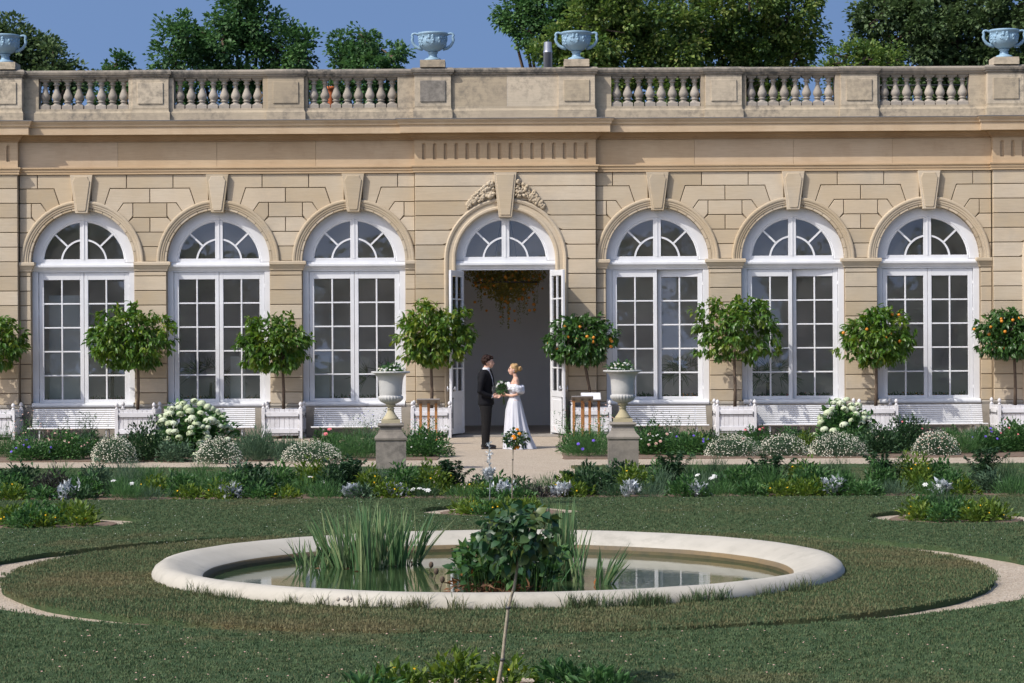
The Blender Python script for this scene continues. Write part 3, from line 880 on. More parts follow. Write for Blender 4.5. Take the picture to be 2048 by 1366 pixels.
# --- windows
def lunette(mb, w=0.0):
    yb = 0.09
    pr = [(1.16, 0.0), (1.16, yb), (0.885, yb), (0.885, 0.028), (0.905, 0.012), (0.93, 0.012), (0.94, 0.0)]
    m = len(pr); n = 40; vs = []; fs = []
    for i in range(n + 1):
        a = math.pi * i / n
        for r, y in pr: vs.append((r * math.cos(a), y, ZS - 0.01 + r * math.sin(a)))
    fs = [(i * m + j, i * m + (j + 1) % m, (i + 1) * m + (j + 1) % m, (i + 1) * m + j) for i in range(n) for j in range(m)]
    mb.add(vs, fs, False)
    mb.box(-0.085, 0.085, 0.004, yb - .002, 3.93, ZS + 0.90, 0.004)
    mb.box(-0.012, 0.012, -0.008, 0.01, 3.93, ZS + 1.05)
    mb.box(-0.905, 0.905, 0.006, yb - .004, 3.845, 3.935, 0.004)
    for sg in (0, 1):
        a0, a1 = (4, 82) if sg == 0 else (98, 176)
        vs = []; fs = []
        for i in range(17):
            a = R(a0 + (a1 - a0) * i / 16)
            for r, y in ((0.472, 0.02), (0.472, 0.07), (0.512, 0.07), (0.512, 0.02)): vs.append((r * math.cos(a), y, ZS + r * math.sin(a)))
        for i in range(16):
            for j in range(4): fs.append((i * 4 + j, i * 4 + (j + 1) % 4, (i + 1) * 4 + (j + 1) % 4, (i + 1) * 4 + j))
        mb.add(vs, fs)
        a = R(44 if sg == 0 else 136); c, s_ = math.cos(a), math.sin(a)
        px, pz = -s_ * 0.02, c * 0.02
        mb.prism([(0.505 * c - px, ZS + 0.505 * s_ - pz), (0.89 * c - px, ZS + 0.89 * s_ - pz), (0.89 * c + px, ZS + 0.89 * s_ + pz), (0.505 * c + px, ZS + 0.505 * s_ + pz)][::1 if sg == 0 else 1], 0.018, 0.068)
    mb.sweep([(-1.15, 0.0), (1.15, 0.0)], [(-0.09, 3.645), (0.02, 3.645), (0.02, 3.67), (0.035, 3.68), (0.05, 3.71), (0.085, 3.745), (0.095, 3.76), (0.095, 3.80), (0.04, 3.81), (0.035, 3.85), (-0.09, 3.85)])

def sector(a0, a1, r0, r1, umin=0.08, zmin=3.93):
    P = [(max(u, umin), max(z, zmin)) for u, z in arc(0, ZS, r1, a0, a1, 12)]
    if r0 > 0.05: P += [(max(u, umin), max(z, zmin)) for u, z in arc(0, ZS, r0, a1, a0, 8)]
    else: P += [(umin, zmin)]
    Q = []
    for p in P:
        if not Q or math.hypot(p[0] - Q[-1][0], p[1] - Q[-1][1]) > 1e-4: Q.append(p)
    return Q
fan_me = []
for pr in (sector(0, 90, 0.0, 0.475), sector(1, 42.5, 0.51, 0.89), sector(45.5, 90, 0.51, 0.89)):
    for s in (1, -1):
        P = [(s * u, z) for u, z in pr]
        if s < 0: P = P[::-1]
        b = MB(); b.prism(P, 0.042, 0.048); fan_me.append(b.mesh('fan_pane', M['glass']))
PW, PH = 0.388, 0.497
b = MB(); b.box(-PW / 2, PW / 2, -0.003, 0.003, -PH / 2, PH / 2); pane_me = b.mesh('pane', M['glass'])
ROW0, PITCH = 0.838, 0.528
def casement_mesh():
    """hinged at x=0, extends +x to 1.0; front y=0"""
    b = MB(); y1 = 0.055
    b.box(0.004, 0.112, 0.0, y1, 0.705, 3.64, 0.006); b.box(0.912, 0.998, 0.0, y1, 0.705, 3.64, 0.006)
    b.box(0.112, 0.912, 0.001, y1 - .001, 3.478, 3.64, 0.004); b.box(0.112, 0.912, 0.001, y1 - .001, 0.705, 0.838, 0.004)
    b.box(0.494, 0.530, 0.006, 0.05, 0.838, 3.478, 0.006)
    for k in range(1, 5):
        z = ROW0 + PITCH * k; b.box(0.112, 0.494, 0.008, 0.048, z - 0.017, z + 0.017, 0.006); b.box(0.530, 0.912, 0.008, 0.048, z - 0.017, z + 0.017, 0.006)
    for z in (1.0, 1.9, 2.7, 3.3): b.box(-0.012, 0.012, -0.006, 0.02, z, z + 0.07)
    return b.mesh('casement', M['white'])
cas_me = casement_mesh()
def make_window(cx, ajar=0.0):
    b = MB(); lunette(b)
    for s in (-1, 1):
        a, c = sorted((s * 1.004, s * 1.15)); b.box(a, c, -0.02, 0.09, 0.66, 3.644, 0.005)
    b.box(-1.004, 1.004, 0.02, 0.09, 0.66, 0.702)
    w = b.obj('window', M['white'], ORG, (cx, 0.17, 0))
    sl = MB(); sl.sweep([(-1.115, -0.17), (1.115, -0.17)], [(-0.2, 0.665), (0.035, 0.665), (0.062, 0.685), (0.07, 0.715), (0.06, 0.745), (0.03, 0.765), (-0.17, 0.775), (-0.2, 0.775)]); sl.obj('window_sill', M['white'], w)
    for me in fan_me: put('pane', me, w)
    for s in (-1, 1):
        ang = ajar if s > 0 else 0.0
        hx = s * 1.002
        Mh = Matrix.Translation((hx, 0.012, 0)) @ Matrix.Rotation(-s * ang if False else s * -ang, 4, 'Z') @ Matrix.Diagonal((-s, 1, 1, 1))
        o = put('casement', cas_me, w); o.matrix_local = Mh
        for i in range(2):
            for k in range(5):
                p = put('pane', pane_me, w)
                p.matrix_local = Mh @ Matrix.Translation((0.303 if i == 0 else 0.721, 0.028, ROW0 + PITCH * (k + 0.5)))
    return w
AJ = {3: R(7), 4: R(6)}
for k, cx in enumerate(WIN): make_window(cx, AJ.get(k, 0.0))

# --- doors
leaf_w = 0.955
def door_leaf_mesh():
    b = MB(); y1 = 0.055; W = leaf_w
    b.box(0, 0.10, 0, y1, 0.07, 3.62, 0.006); b.box(W - 0.10, W, 0, y1, 0.07, 3.62, 0.006)
    b.box(0.10, W - 0.10, .001, y1 - .001, 3.50, 3.62, 0.004); b.box(0.10, W - 0.10, .001, y1 - .001, 0.86, 0.99, 0.004); b.box(0.10, W - 0.10, .001, y1 - .001, 0.07, 0.22, 0.004)
    b.box(0.10, W - 0.10, 0.016, 0.04, 0.22, 0.86); b.box(0.16, W - 0.16, 0.006, 0.05, 0.28, 0.80, 0.008)
    b.box(W / 2 - 0.018, W / 2 + 0.018, 0.006, 0.05, 0.99, 3.50, 0.005)
    for k in range(1, 5):
        z = 0.99 + 0.502 * k
        for x0, x1 in ((0.10, W / 2 - 0.018), (W / 2 + 0.018, W - 0.10)): b.box(x0, x1, 0.008, 0.048, z - 0.016, z + 0.016, 0.005)
    return b.mesh('door_leaf', M['white'])
dl_me = door_leaf_mesh()
b = MB(); b.box(-0.185, 0.185, -0.003, 0.003, -0.238, 0.238); dp_me = b.mesh('pane', M['glass'])
b = MB(); b.tube([(0, 0, 0), (0, -0.05, 0)], 0.012, 8); b.tube([(0, -0.05, -0.06), (0, -0.06, 0), (0, -0.05, 0.06)], 0.013, 8); hd_me = b.mesh('handle', M['zinc'])
b = MB(); b.box(-0.008, 0.008, -0.014, 0.0, -0.35, 0.3); b.box(-0.02, 0.02, -0.02, 0.0, 0.28, 0.31); bolt_me = b.mesh('bolt', M['iron'])
for cx in PAV:
    b = MB(); lunette(b)
    for s in (-1, 1):
        a, c = sorted((s * 0.97, s * 1.15)); b.box(a, c, -0.03, 0.09, 0.02, 3.644, 0.006)
    f = b.obj('door_frame', M['white'], ORG, (cx, 0.02, 0))
    for me in fan_me: put('pane', me, f)
    for s in (-1, 1):
        hinge = Matrix.Translation((cx + s * 0.972, -0.02 if cx == 0 else 0.03, 0))
        if cx == 0: ang = R(-105.5) if s < 0 else R(-74.5)
        else: ang = 0.0 if s < 0 else math.pi
        Mh = hinge @ Matrix.Rotation(ang, 4, 'Z')
        if cx != 0 and s > 0: Mh = hinge @ Matrix.Diagonal((-1, 1, 1, 1))
        lf = put('door_leaf', dl_me, ORG); lf.matrix_local = Mh
        for i in range(2):
            for k in range(5): put('pane', dp_me, lf, (0.278 if i == 0 else leaf_w - 0.278, 0.028, 0.99 + 0.502 * (k + 0.5)))
        for y, r in ((0.0, 0), (0.055, math.pi)):
            put('handle', hd_me, lf, (leaf_w - 0.05, y, 1.05), (0, 0, r)); put('bolt', bolt_me, lf, (leaf_w - 0.05, y, 0.55), (0, 0, r))
b = MB(); b.box(-1.25, 1.25, -0.75, 0.5, -0.02, 0.035, 0.01); b.obj('door_step', M['slab'], ORG)

# --- inside
b = MB(); b.box(-19.5, 19.5, 0.5, 8.6, -0.02, 0.03); b.obj('inside_floor', M['innerfloor'], ORG)
b = MB(); b.box(-19.5, 19.5, 5.3, 5.5, 0.03, 5.6)
b.box(-19.7, -19.5, 0.46, 5.5, 0.0, 5.6); b.box(19.5, 19.7, 0.46, 5.5, 0.0, 5.6)
b.box(-19.5, 19.5, 0.46, 0.50, ZS + 1.25, 5.6)
b.obj('inside_wall', M['inner'], ORG)
b = MB(); b.box(-19.7, 19.7, 0.46, 8.6, 5.6, 5.72); b.obj('inside_ceiling', M['inner'], ORG)
# ------------------------------------------------------------------ leaf scattering
LEAF4 = (np.array([(0, 0, 0), (0.45, 0.5, 0.10), (0.45, -0.5, 0.10), (1, 0, -0.12)]), np.array([(0, 2, 3), (0, 3, 1)]))
LEAF8 = (np.array([(0, 0, 0), (0.28, 0.40, 0.10), (0.28, -0.40, 0.10), (0.30, 0, 0.03), (0.62, 0.45, 0.02), (0.62, -0.45, 0.02), (0.64, 0, -0.06), (1.0, 0, -0.26)]),
         np.array([(0, 2, 3), (0, 3, 1), (3, 2, 5), (3, 5, 6), (3, 6, 4), (3, 4, 1), (6, 5, 7), (6, 7, 4)]))
def unit(a):
    return a / np.maximum(np.linalg.norm(a, axis=1, keepdims=True), 1e-9)
def rand_dirs(n, g):
    return unit(g.normal(size=(n, 3)))
def scatter(tmpl, P, D, L, W, g, up=None):
    """place a leaf template at points P along directions D; returns vertices, faces, per-vertex random value"""
    n = len(P); V, F = tmpl; k = len(V)
    D = unit(D); U = (rand_dirs(n, g) * 0.7 + np.array([0, 0, 1.0])) if up is None else up
    Y = unit(np.cross(U, D)); Zv = np.cross(D, Y)
    out = P[:, None, :] + D[:, None, :] * (V[None, :, 0:1] * L[:, None, None]) + Y[:, None, :] * (V[None, :, 1:2] * W[:, None, None]) + Zv[:, None, :] * (V[None, :, 2:3] * L[:, None, None])
    faces = F[None, :, :] + (np.arange(n) * k)[:, None, None]
    return out.reshape(-1, 3), faces.reshape(-1, 3)
def vrep(v, k): return np.repeat(v, k)

def blades(P, D, L, W, bend, g, seg=3):
    """tapered grass-like strips; D start direction, bend: droop direction vector (n,3)"""
    n = len(P); D = unit(D); S = unit(np.cross(D, rand_dirs(n, g)))
    rows = []
    for i in range(seg + 1):
        t = i / seg
        c = P + D * (L * t)[:, None] + bend * (L * t * t)[:, None]
        w = W * (0.75 + 0.5 * t - 1.0 * t * t) if i < seg else W * 0.05
        rows += [c - S * w[:, None] / 2, c + S * w[:, None] / 2]
    V = np.stack(rows, 1); k = 2 * (seg + 1); f = []
    for i in range(seg):
        a = 2 * i; f += [(a, a + 1, a + 3), (a, a + 3, a + 2)]
    F = np.array(f)[None] + (np.arange(n) * k)[:, None, None]
    return V.reshape(-1, 3), F.reshape(-1, 3), k

def merge(parts):
    """list of (V, F, var) -> one"""
    Vs, Fs, vs_, b = [], [], [], 0
    for V, F, v in parts:
        Vs.append(V); Fs.append(F + b); vs_.append(v); b += len(V)
    return np.concatenate(Vs), np.concatenate(Fs), np.concatenate(vs_)

def crown_points(lobes, per_m2, clump, g, zcut=None):
    """points and outward directions on clumps that cover spherical lobes: uneven, with gaps"""
    P, D, Q = [], [], []
    for (c, r) in lobes:
        c = np.array(c); nc = max(5, int(4 * math.pi * r * r / (clump * clump * 2.2)))
        d = rand_dirs(nc, g); rad = r * (0.42 + 0.68 * g.random(nc) ** 0.7)
        cc = c + d * rad[:, None] * np.array([1, 1, 0.92])
        cr = clump * g.uniform(0.5, 1.15, nc)
        k = max(6, int(per_m2 * 4 * math.pi * r * r / nc))
        for i in range(nc):
            dd = rand_dirs(k, g); rr = cr[i] * g.random(k) ** 0.45
            P.append(cc[i] + dd * rr[:, None] * np.array([1, 1, 0.8])); D.append(dd * 0.8 + d[i] * 0.6); Q.append(np.full(k, g.random()))
    return np.concatenate(P), np.concatenate(D), np.concatenate(Q)

# ------------------------------------------------------------------ vases on the roof
def roof_urn(x, y, label):
    e = empty('roof_urn', (x, y, 8.094), 0, label, 'urn', 'pale blue urns along the roof parapet')
    b = MB(); b.square([(0.275, 0), (0.275, 0.15), (0.268, 0.158)]); b.obj('block', M['parapet'], e)
    z = 0.158
    b = MB(); b.lathe([(0.186, z), (0.19, z + 0.03), (0.17, z + 0.055), (0.12, z + 0.07), (0.095, z + 0.09), (0.088, z + 0.16), (0.11, z + 0.175), (0.115, z + 0.19), (0.10, z + 0.2)], 28); b.obj('foot', M['blueurn'], e)
    b = MB(); b.lathe([(0.09, z + 0.2), (0.15, z + 0.225), (0.235, z + 0.275), (0.29, z + 0.345), (0.308, z + 0.42), (0.298, z + 0.475), (0.292, z + 0.51), (0.305, z + 0.555), (0.325, z + 0.575), (0.335, z + 0.595), (0.33, z + 0.62), (0.30, z + 0.625), (0.28, z + 0.59)], 40); bo = b.obj('bowl', M['blueurn'], e)
    rr = random.Random(3); f = MB()
    for q in range(13):
        a = 2 * math.pi * q / 13
        for j in range(7):
            aa = a + rr.uniform(-0.14, 0.14); zz = z + 0.36 + 0.15 * j / 6 + rr.uniform(-0.02, 0.02); r_ = 0.297 if j > 1 else 0.285
            s = rr.uniform(0.018, 0.034); f.ellipsoid((r_ * math.cos(aa), r_ * math.sin(aa), zz), (s, s, s * 1.3), 8, 6)
    f.obj('relief', M['blueurn'], bo)
    for s in (-1, 1):
        h = MB(); pts = [(0.22, 0.27), (0.31, 0.285), (0.39, 0.335), (0.44, 0.41), (0.455, 0.47), (0.44, 0.53), (0.455, 0.565), (0.44, 0.6), (0.40, 0.612), (0.35, 0.60), (0.31, 0.58)]
        h.tube([(s * p, 0, z + q) for p, q in pts], [0.045, 0.04, 0.034, 0.03, 0.034, 0.028, 0.032, 0.028, 0.026, 0.026, 0.03], 10)
        h.obj('handle', M['blueurn'], e)
    return e
for x, lb in ((-11.0, 'pale blue handled urn on the parapet left of the outer balustrade'), (-1.58, 'pale blue handled urn on dark stained parapet pedestal, open sky behind'), (1.58, 'pale blue handled urn on parapet beside the metal flue pipe'), (11.0, 'pale blue handled urn on the parapet before the dark right trees')):
    roof_urn(x, FW - PV + 0.18, lb)
# terracotta pot and railing on the roof
e = empty('flower_pot', (-3.93, FW + 1.15, 6.90), 0, 'tall orange terracotta pot standing behind the roof balusters', 'pot')
b = MB(); b.lathe([(0.055, 0), (0.06, 0.02), (0.07, 0.45), (0.09, 0.78), (0.10, 0.86), (0.112, 0.865), (0.112, 0.93), (0.09, 0.93), (0.085, 0.88)], 18); b.obj('pot', M['terracotta'], e); roof_pot = e
e = empty('roof_railing', (9.25, FW + 0.8, 6.90), 0, 'thin dark metal guard rail on the roof behind the last balusters', 'railing')
b = MB()
for z in (0.45, 0.85): b.tube([(-0.95, 0, z), (0.95, 0, z)], 0.018, 6)
for x in (-0.95, -0.2, 0.5, 0.95): b.tube([(x, 0, 0), (x, 0, 0.85)], 0.018, 6)
b.tube([(-0.95, 0, 0.8), (-0.6, 0.4, 0.1)], 0.02, 6); b.obj('rail', M['iron'], e)

# ------------------------------------------------------------------ stone pedestals with marble planters
def marble_planter(x, y, side, rz):
    p = empty('stone_pedestal', (x, y, 0.0), rz, 'weathered grey stone pedestal %s of the gravel apron' % side, 'pedestal', 'pedestals at the edge of the lawn')
    b = MB(); b.square([(0.242, -0.03), (0.242, 0.485)]); b.obj('block', M['pedestal'], p)
    b = MB(); b.square([(0.235, 0.486), (0.258, 0.50), (0.262, 0.53), (0.25, 0.55), (0.215, 0.585), (0.185, 0.63), (0.172, 0.685), (0.17, 0.705), (0.2, 0.712), (0.216, 0.735), (0.2, 0.762), (0.17, 0.768)]); b.obj('cap', M['pedestal'], p)
    u = empty('marble_urn', (x, y, 0.768), rz, 'white marble campana urn on the %s pedestal' % side, 'urn', 'marble urns on pedestals')
    b = MB(); b.square([(0.152, 0), (0.152, 0.05), (0.146, 0.055)]); b.lathe([(0.135, 0.055), (0.12, 0.085), (0.085, 0.13), (0.058, 0.18), (0.05, 0.215), (0.062, 0.222), (0.062, 0.235), (0.05, 0.24), (0.055, 0.26), (0.085, 0.28), (0.085, 0.292), (0.06, 0.31)], 28); b.obj('foot', M['ochre'], u)
    prof = [(0.06, 0.30), (0.10, 0.315), (0.16, 0.345), (0.195, 0.385), (0.2, 0.415), (0.19, 0.435), (0.176, 0.438), (0.182, 0.455), (0.186, 0.52), (0.19, 0.6), (0.197, 0.68), (0.212, 0.74), (0.245, 0.785), (0.285, 0.80), (0.305, 0.803), (0.312, 0.815), (0.308, 0.832), (0.27, 0.832), (0.2, 0.80)]
    n = 96; vs = []; fs = []
    for j, (r, z) in enumerate(prof):
        for i in range(n):
            a = 2 * math.pi * i / n; rr = r
            if 1 <= j <= 5: rr = r + (0.014 if j < 5 else 0.008) * (abs(math.sin(a * 12)) - 0.55)
            if 14 <= j <= 16: rr = r + 0.004 * math.sin(a * 30)
            vs.append((rr * math.cos(a), rr * math.sin(a), z))
    for j in range(len(prof) - 1):
        for i in range(n): fs.append((j * n + i, j * n + (i + 1) % n, (j + 1) * n + (i + 1) % n, (j + 1) * n + i))
    fs.append(tuple((len(prof) - 1) * n + i for i in range(n)))
    b = MB(); b.add(vs, fs, True); b.obj('bowl', M['marble'], u)
    return u
marble_planter(-1.83, 36.9, 'left', R(3)); marble_planter(1.91, 36.9, 'right', R(-1))

# ------------------------------------------------------------------ slatted benches
def bench_parts(e):
    W = 1.92
    b = MB(); b.box(-W / 2, W / 2, -0.011, 0.011, -0.0150, 0.0150, 0.004); sl = b.mesh('slat', M['benchwhite'])
    b = MB(); b.box(-W / 2 - 0.02, W / 2 + 0.02, -0.035, 0.035, -0.014, 0.014, 0.005); ss = b.mesh('seat_slat', M['benchwhite'])
    for k in range(10):
        f = k / 9; put('back_slat', sl, e, (0, 0.12 + 0.10 * f, 0.245 + 0.385 * f), (R(-13), 0, 0), (1 - 0.012 * f, 1, 1))
    for k in range(6): put('seat_slat', ss, e, (0, 0.085 - 0.078 * k, 0.215 + 0.006 * k), (R(-3), 0, 0))
    for x in (-0.72, 0.72):
        b = MB(); b.tube([(x, -0.26, 0), (x, -0.26, 0.19), (x, 0.10, 0.185), (x, 0.145, 0.24), (x, 0.255, 0.645)], 0.018, 6); b.tube([(x, 0.10, 0.185), (x, 0.17, 0)], 0.018, 6); b.obj('leg', M['benchwhite'], e)
bench_where = [(-9.37, 'white slatted bench below the window with the pale inside screen'), (-6.43, 'white slatted bench half hidden behind the larger hydrangea'), (-3.24, 'white slatted bench behind the left marble urn'),
               (3.4, 'white slatted bench behind the right marble urn'), (6.42, 'white slatted bench left of the smaller hydrangea'), (9.42, 'white slatted bench below the window at the right end')]
proto = None
for x, lb in bench_where:
    if proto is None:
        proto = empty('garden_bench', (x, 49.75, 0), 0, lb, 'bench', 'white benches along the orangery wall'); bench_parts(proto)
    else:
        c = copy_tree(proto); c.location.x = x; c['label'] = lb

# ------------------------------------------------------------------ planter boxes and citrus trees
def box_parts(e):
    hw = 0.40; H = 0.64
    pb = MB(); pb.box(-0.04, 0.04, -0.04, 0.04, 0, 0.655, 0.006); pb.lathe([(0.04, 0.655), (0.036, 0.68), (0.018, 0.692), (0.016, 0.702), (0.034, 0.718), (0.042, 0.742), (0.036, 0.768), (0.016, 0.79), (0.004, 0.80)], 12); post = pb.mesh('post', M['boxwhite'])
    n = 7; w = (2 * hw - 0.08) / n
    kb = MB(); kb.box(-w / 2 + 0.0025, w / 2 - 0.0025, -0.012, 0.012, 0.07, H, 0.004); pk = kb.mesh('plank', M['boxwhite'])
    rb = MB(); rb.box(-hw + 0.03, hw - 0.03, -0.02, 0.012, -0.05, 0.05, 0.005); rl = rb.mesh('rail', M['boxwhite'])
    ib = MB(); ib.box(-hw + 0.05, hw - 0.05, -0.006, 0.004, -0.006, 0.006); ib.box(-hw + 0.03, -hw + 0.045, -0.018, 0.0, -0.05, 0.06); ib.box(hw - 0.045, hw - 0.03, -0.018, 0.0, -0.05, 0.06); st = ib.mesh('strap', M['iron'])
    for sx in (-1, 1):
        for sy in (-1, 1): put('post', post, e, (sx * hw, sy * hw, 0))
    for q in range(4):
        a = q * math.pi / 2; c, s = math.cos(a), math.sin(a); T = lambda x, y: (c * x - s * y, s * x + c * y)
        for i in range(n):
            x, y = T(-hw + 0.04 + w * (i + 0.5), -hw); put('plank', pk, e, (x, y, 0), (0, 0, a))
        for z in (0.17, 0.53):
            x, y = T(0, -hw - 0.012); put('rail', rl, e, (x, y, z), (0, 0, a))
            x, y = T(0, -hw - 0.034); put('strap', st, e, (x, y, z - 0.055), (0, 0, a))
    b = MB(); b.box(-hw + 0.02, hw - 0.02, -hw + 0.02, hw - 0.02, 0.5, 0.58); b.obj('soil', M['soil'], e)
M['citrus'] = leaf('citrus_leaf', [(0.035, 0.090, 0.016), (0.062, 0.140, 0.020), (0.10, 0.185, 0.024), (0.20, 0.235, 0.03)], 0.35, 0.38, 0.5)
M['citrus_dark'] = leaf('citrus_leaf_dark', [(0.026, 0.072, 0.018), (0.045, 0.11, 0.024), (0.075, 0.155, 0.028)], 0.3, 0.36, 0.5)
b = MB(); b.ellipsoid((0, 0, 0), (0.036, 0.036, 0.034), 12, 8); orange_me = b.mesh('orange', M['orange'])
BX = [-11.02, -7.99, -4.83, -1.62, 1.83, 4.95, 8.0, 11.02]
BL = ['white slatted planter box at the left end pilaster', 'white slatted planter box just left of the larger hydrangea', 'white slatted planter box under the second pier, right of the larger hydrangea', 'white slatted planter box behind the left info stand',
      'white slatted planter box behind the right info stands', 'white slatted planter box beside the pink roses', 'white slatted planter box directly behind the smaller hydrangea', 'white slatted planter box at the right end pilaster']
TL = ['small citrus tree cut by the left picture edge pilaster', 'round dense citrus tree between the two leftmost windows', 'citrus tree with two-lobed crown left of the third window', 'tall pale green citrus tree just left of the open door',
      'dark citrus tree with oranges just right of the open door', 'loose sprawling citrus tree right of the slightly open window', 'citrus tree with few oranges before the last pier', 'orange laden citrus tree at the right end pilaster']
# crown: centre dx, z, half width, half height, dx of the trunk top, leaves, oranges, pale?
CR = [(-0.05, 2.1, 0.66, 0.62, 0.0, 900, 0, 0), (-0.12, 2.16, 0.86, 0.72, 0.05, 1750, 0, 0), (-0.14, 2.06, 0.80, 0.66, 0.0, 1350, 0, 0), (0.05, 2.22, 0.84, 0.70, 0.0, 1800, 0, 1),
      (-0.22, 2.08, 0.72, 0.56, -0.18, 1250, 15, 2), (0.12, 2.28, 0.92, 0.74, 0.0, 1250, 0, 0), (0.04, 2.10, 0.80, 0.70, 0.04, 1400, 9, 0), (-0.1, 2.16, 0.76, 0.56, 0.0, 1300, 20, 2)]
box_proto = None
for k, x in enumerate(BX):
    if box_proto is None:
        box_proto = empty('planter_box', (x, 49.72, 0), 0, BL[k], 'planter', 'white planter boxes along the wall'); box_parts(box_proto)
    else:
        c = copy_tree(box_proto); c.location.x = x; c['label'] = BL[k]
    g = np.random.default_rng(100 + k); dx, cz, hw, hh, tx, nl, no, pale = CR[k]
    yc = 49.6
    t = empty('citrus_tree', (x, yc, 0.55), 0, TL[k], 'tree', 'citrus trees in white boxes')
    # crown of drooping leaf whorls
    nl = int(nl * 2.0); nw = nl // 9
    d = rand_dirs(nw, g); rad = g.random(nw) ** 0.33
    hw *= 0.98; hh *= 1.0
    lump = np.array([1 + 0.34 * noise.noise(Vector((v[0] * 1.9 + k * 7, v[1] * 1.9, v[2] * 1.9))) for v in d])
    if k in (2, 5): lump *= np.array([1 + (0.35 if k == 5 else 0.22) * noise.noise(Vector((v[0] * 3.1 + k, v[1] * 3.1, v[2] * 3.1))) for v in d])
    C = d * (rad * lump)[:, None] * np.array([hw, min(hw, 0.62), hh])
    C[:, 2] = np.where(C[:, 2] < -hh * 0.62, -hh * 0.62 + (C[:, 2] + hh * 0.62) * 0.45, C[:, 2])
    ns = 9; sd = rand_dirs(ns, g); sd[:, 2] = np.abs(sd[:, 2]) * 0.9 - 0.1; sh = sd * np.array([hw, min(hw, 0.62), hh]) * g.uniform(0.95, 1.13, (ns, 1))
    C = np.concatenate([C, sh, sh * 0.93]); d = np.concatenate([d, sd, sd]); nw = len(C)
    base = np.array([dx, 0.0, cz - 0.55]); C += base
    P = np.repeat(C, 9, 0) + g.normal(size=(nw * 9, 3)) * 0.03
    D = rand_dirs(nw * 9, g) * 0.75 + np.repeat(d, 9, 0) * 0.55 + np.array([0, 0, -0.55])
    L = g.uniform(0.10, 0.175, nw * 9); W = L * g.uniform(0.36, 0.5, nw * 9)
    V, F = scatter(LEAF8, P, D, L, W, g)
    top = np.repeat(np.clip((C[:, 2] - base[2]) / hh, -1, 1), 9) if pale == 1 else 0
    var = np.clip(np.repeat(g.random(nw), 9) * 0.55 + g.random(nw * 9) * 0.45 * (1.15 if pale == 1 else 1) + (0.12 if pale == 1 else 0), 0, 1)
    V[:, 1] = np.minimum(V[:, 1], FW - 0.16 - yc)
    put('crown', fast_mesh('crown', V, F, M['citrus_dark' if pale == 2 else 'citrus'], vrep(var, 8)), t)
    b = MB(); zt = cz - 0.55 - hh * 0.35
    b.tube([(0, 0, 0), (tx * 0.2 + 0.01, 0.01, zt * 0.35), (tx * 0.6 - 0.01, -0.01, zt * 0.75), (tx, 0, zt)], [0.040, 0.034, 0.031, 0.029], 9)
    for q in range(9):
        v = d[q * 7] ; e_ = base + v * np.array([hw, 0.5, hh]) * 0.8
        b.tube([(tx, 0, zt - 0.03), tuple((np.array([tx, 0, zt]) * 0.45 + e_ * 0.55) + np.array([0, 0, 0.06])), tuple(e_)], [0.02, 0.012, 0.004], 6)
    b.obj('trunk', M['bark'], t)
    for q in range(no):
        dd = rand_dirs(1, g)[0]; dd[1] = -abs(dd[1]) * 0.9; dd[2] = dd[2] * 0.7 + 0.1
        p = base + dd * np.array([hw, 0.56, hh]) * g.uniform(0.92, 1.08); put('orange', orange_me, t, tuple(p))

# ------------------------------------------------------------------ wooden info stands
def info_stand(x, y, z, posts, w, tilt, label, face):
    e = empty('info_stand', (x, y, 0), 0, label, 'info stand', 'wooden information stands')
    for px in posts:
        b = MB(); b.box(px - 0.027, px + 0.027, -0.027, 0.027, -0.02, z - 0.03, 0.004); b.obj('post', M['wood'], e)
    b = MB(); b.box(-w / 2, w / 2, -0.17, 0.17, -0.014, 0.014, 0.004); o = b.obj('board', M['board'], e, (0, 0, z), (tilt, 0, 0))
    b = MB(); b.box(-w / 2 + 0.015, w / 2 - 0.015, -0.155, 0.155, 0.0145, 0.018); b.obj('printed_sheet', M['paper'], o)
info_stand(-1.56, 46.2, 0.86, (-0.16, 0.0, 0.15), 0.47, R(-20), 'wooden three-post info stand with grey board, left of the door', 0)
info_stand(1.54, 46.2, 0.90, (-0.17, 0.0, 0.15), 0.44, R(-20), 'wooden three-post info stand with grey board, right of the door', 0)
info_stand(1.74, 46.9, 0.93, (-0.16, 0.16), 0.42, R(24), 'wooden info stand with white sheet facing the garden', 1)
# ------------------------------------------------------------------ pond
pond = empty('pond_basin', (POND[0], POND[1], 0), 0, 'round garden pond with smooth cream rim in the lawn', 'pond')
b = MB(); n = 128
prof = [(2.99, -0.05), (3.035, 0.02), (3.04, 0.075), (3.015, 0.125), (2.965, 0.158), (2.90, 0.165), (2.80, 0.135), (2.68, 0.085), (2.615, 0.058), (2.60, 0.045)]
vs = []; fs = []
for j, (r, z) in enumerate(prof):
    for i in range(n):
        a = 2 * math.pi * i / n
        w = 0.003 * noise.noise(Vector((math.cos(a) * 9, math.sin(a) * 9, j * 0.5)))
        vs.append(((r + w) * math.cos(a), (r + w) * math.sin(a), z + w))
for j in range(len(prof) - 1):
    for i in range(n): fs.append((j * n + i, j * n + (i + 1) % n, (j + 1) * n + (i + 1) % n, (j + 1) * n + i))
b.add(vs, fs, True); b.obj('rim', M['rim'], pond)
b = MB(); vs = []; fs = []
for j, (r, z) in enumerate([(2.602, 0.046), (2.585, 0.03), (2.575, -0.30)]):
    for i in range(n):
        a = 2 * math.pi * i / n; vs.append((r * math.cos(a), r * math.sin(a), z))
for j in range(2):
    for i in range(n): fs.append((j * n + i, j * n + (i + 1) % n, (j + 1) * n + (i + 1) % n, (j + 1) * n + i))
b.add(vs, fs, True); b.obj('inner_wall', M['stain'], pond)
b = MB(); vs = []; fs = []
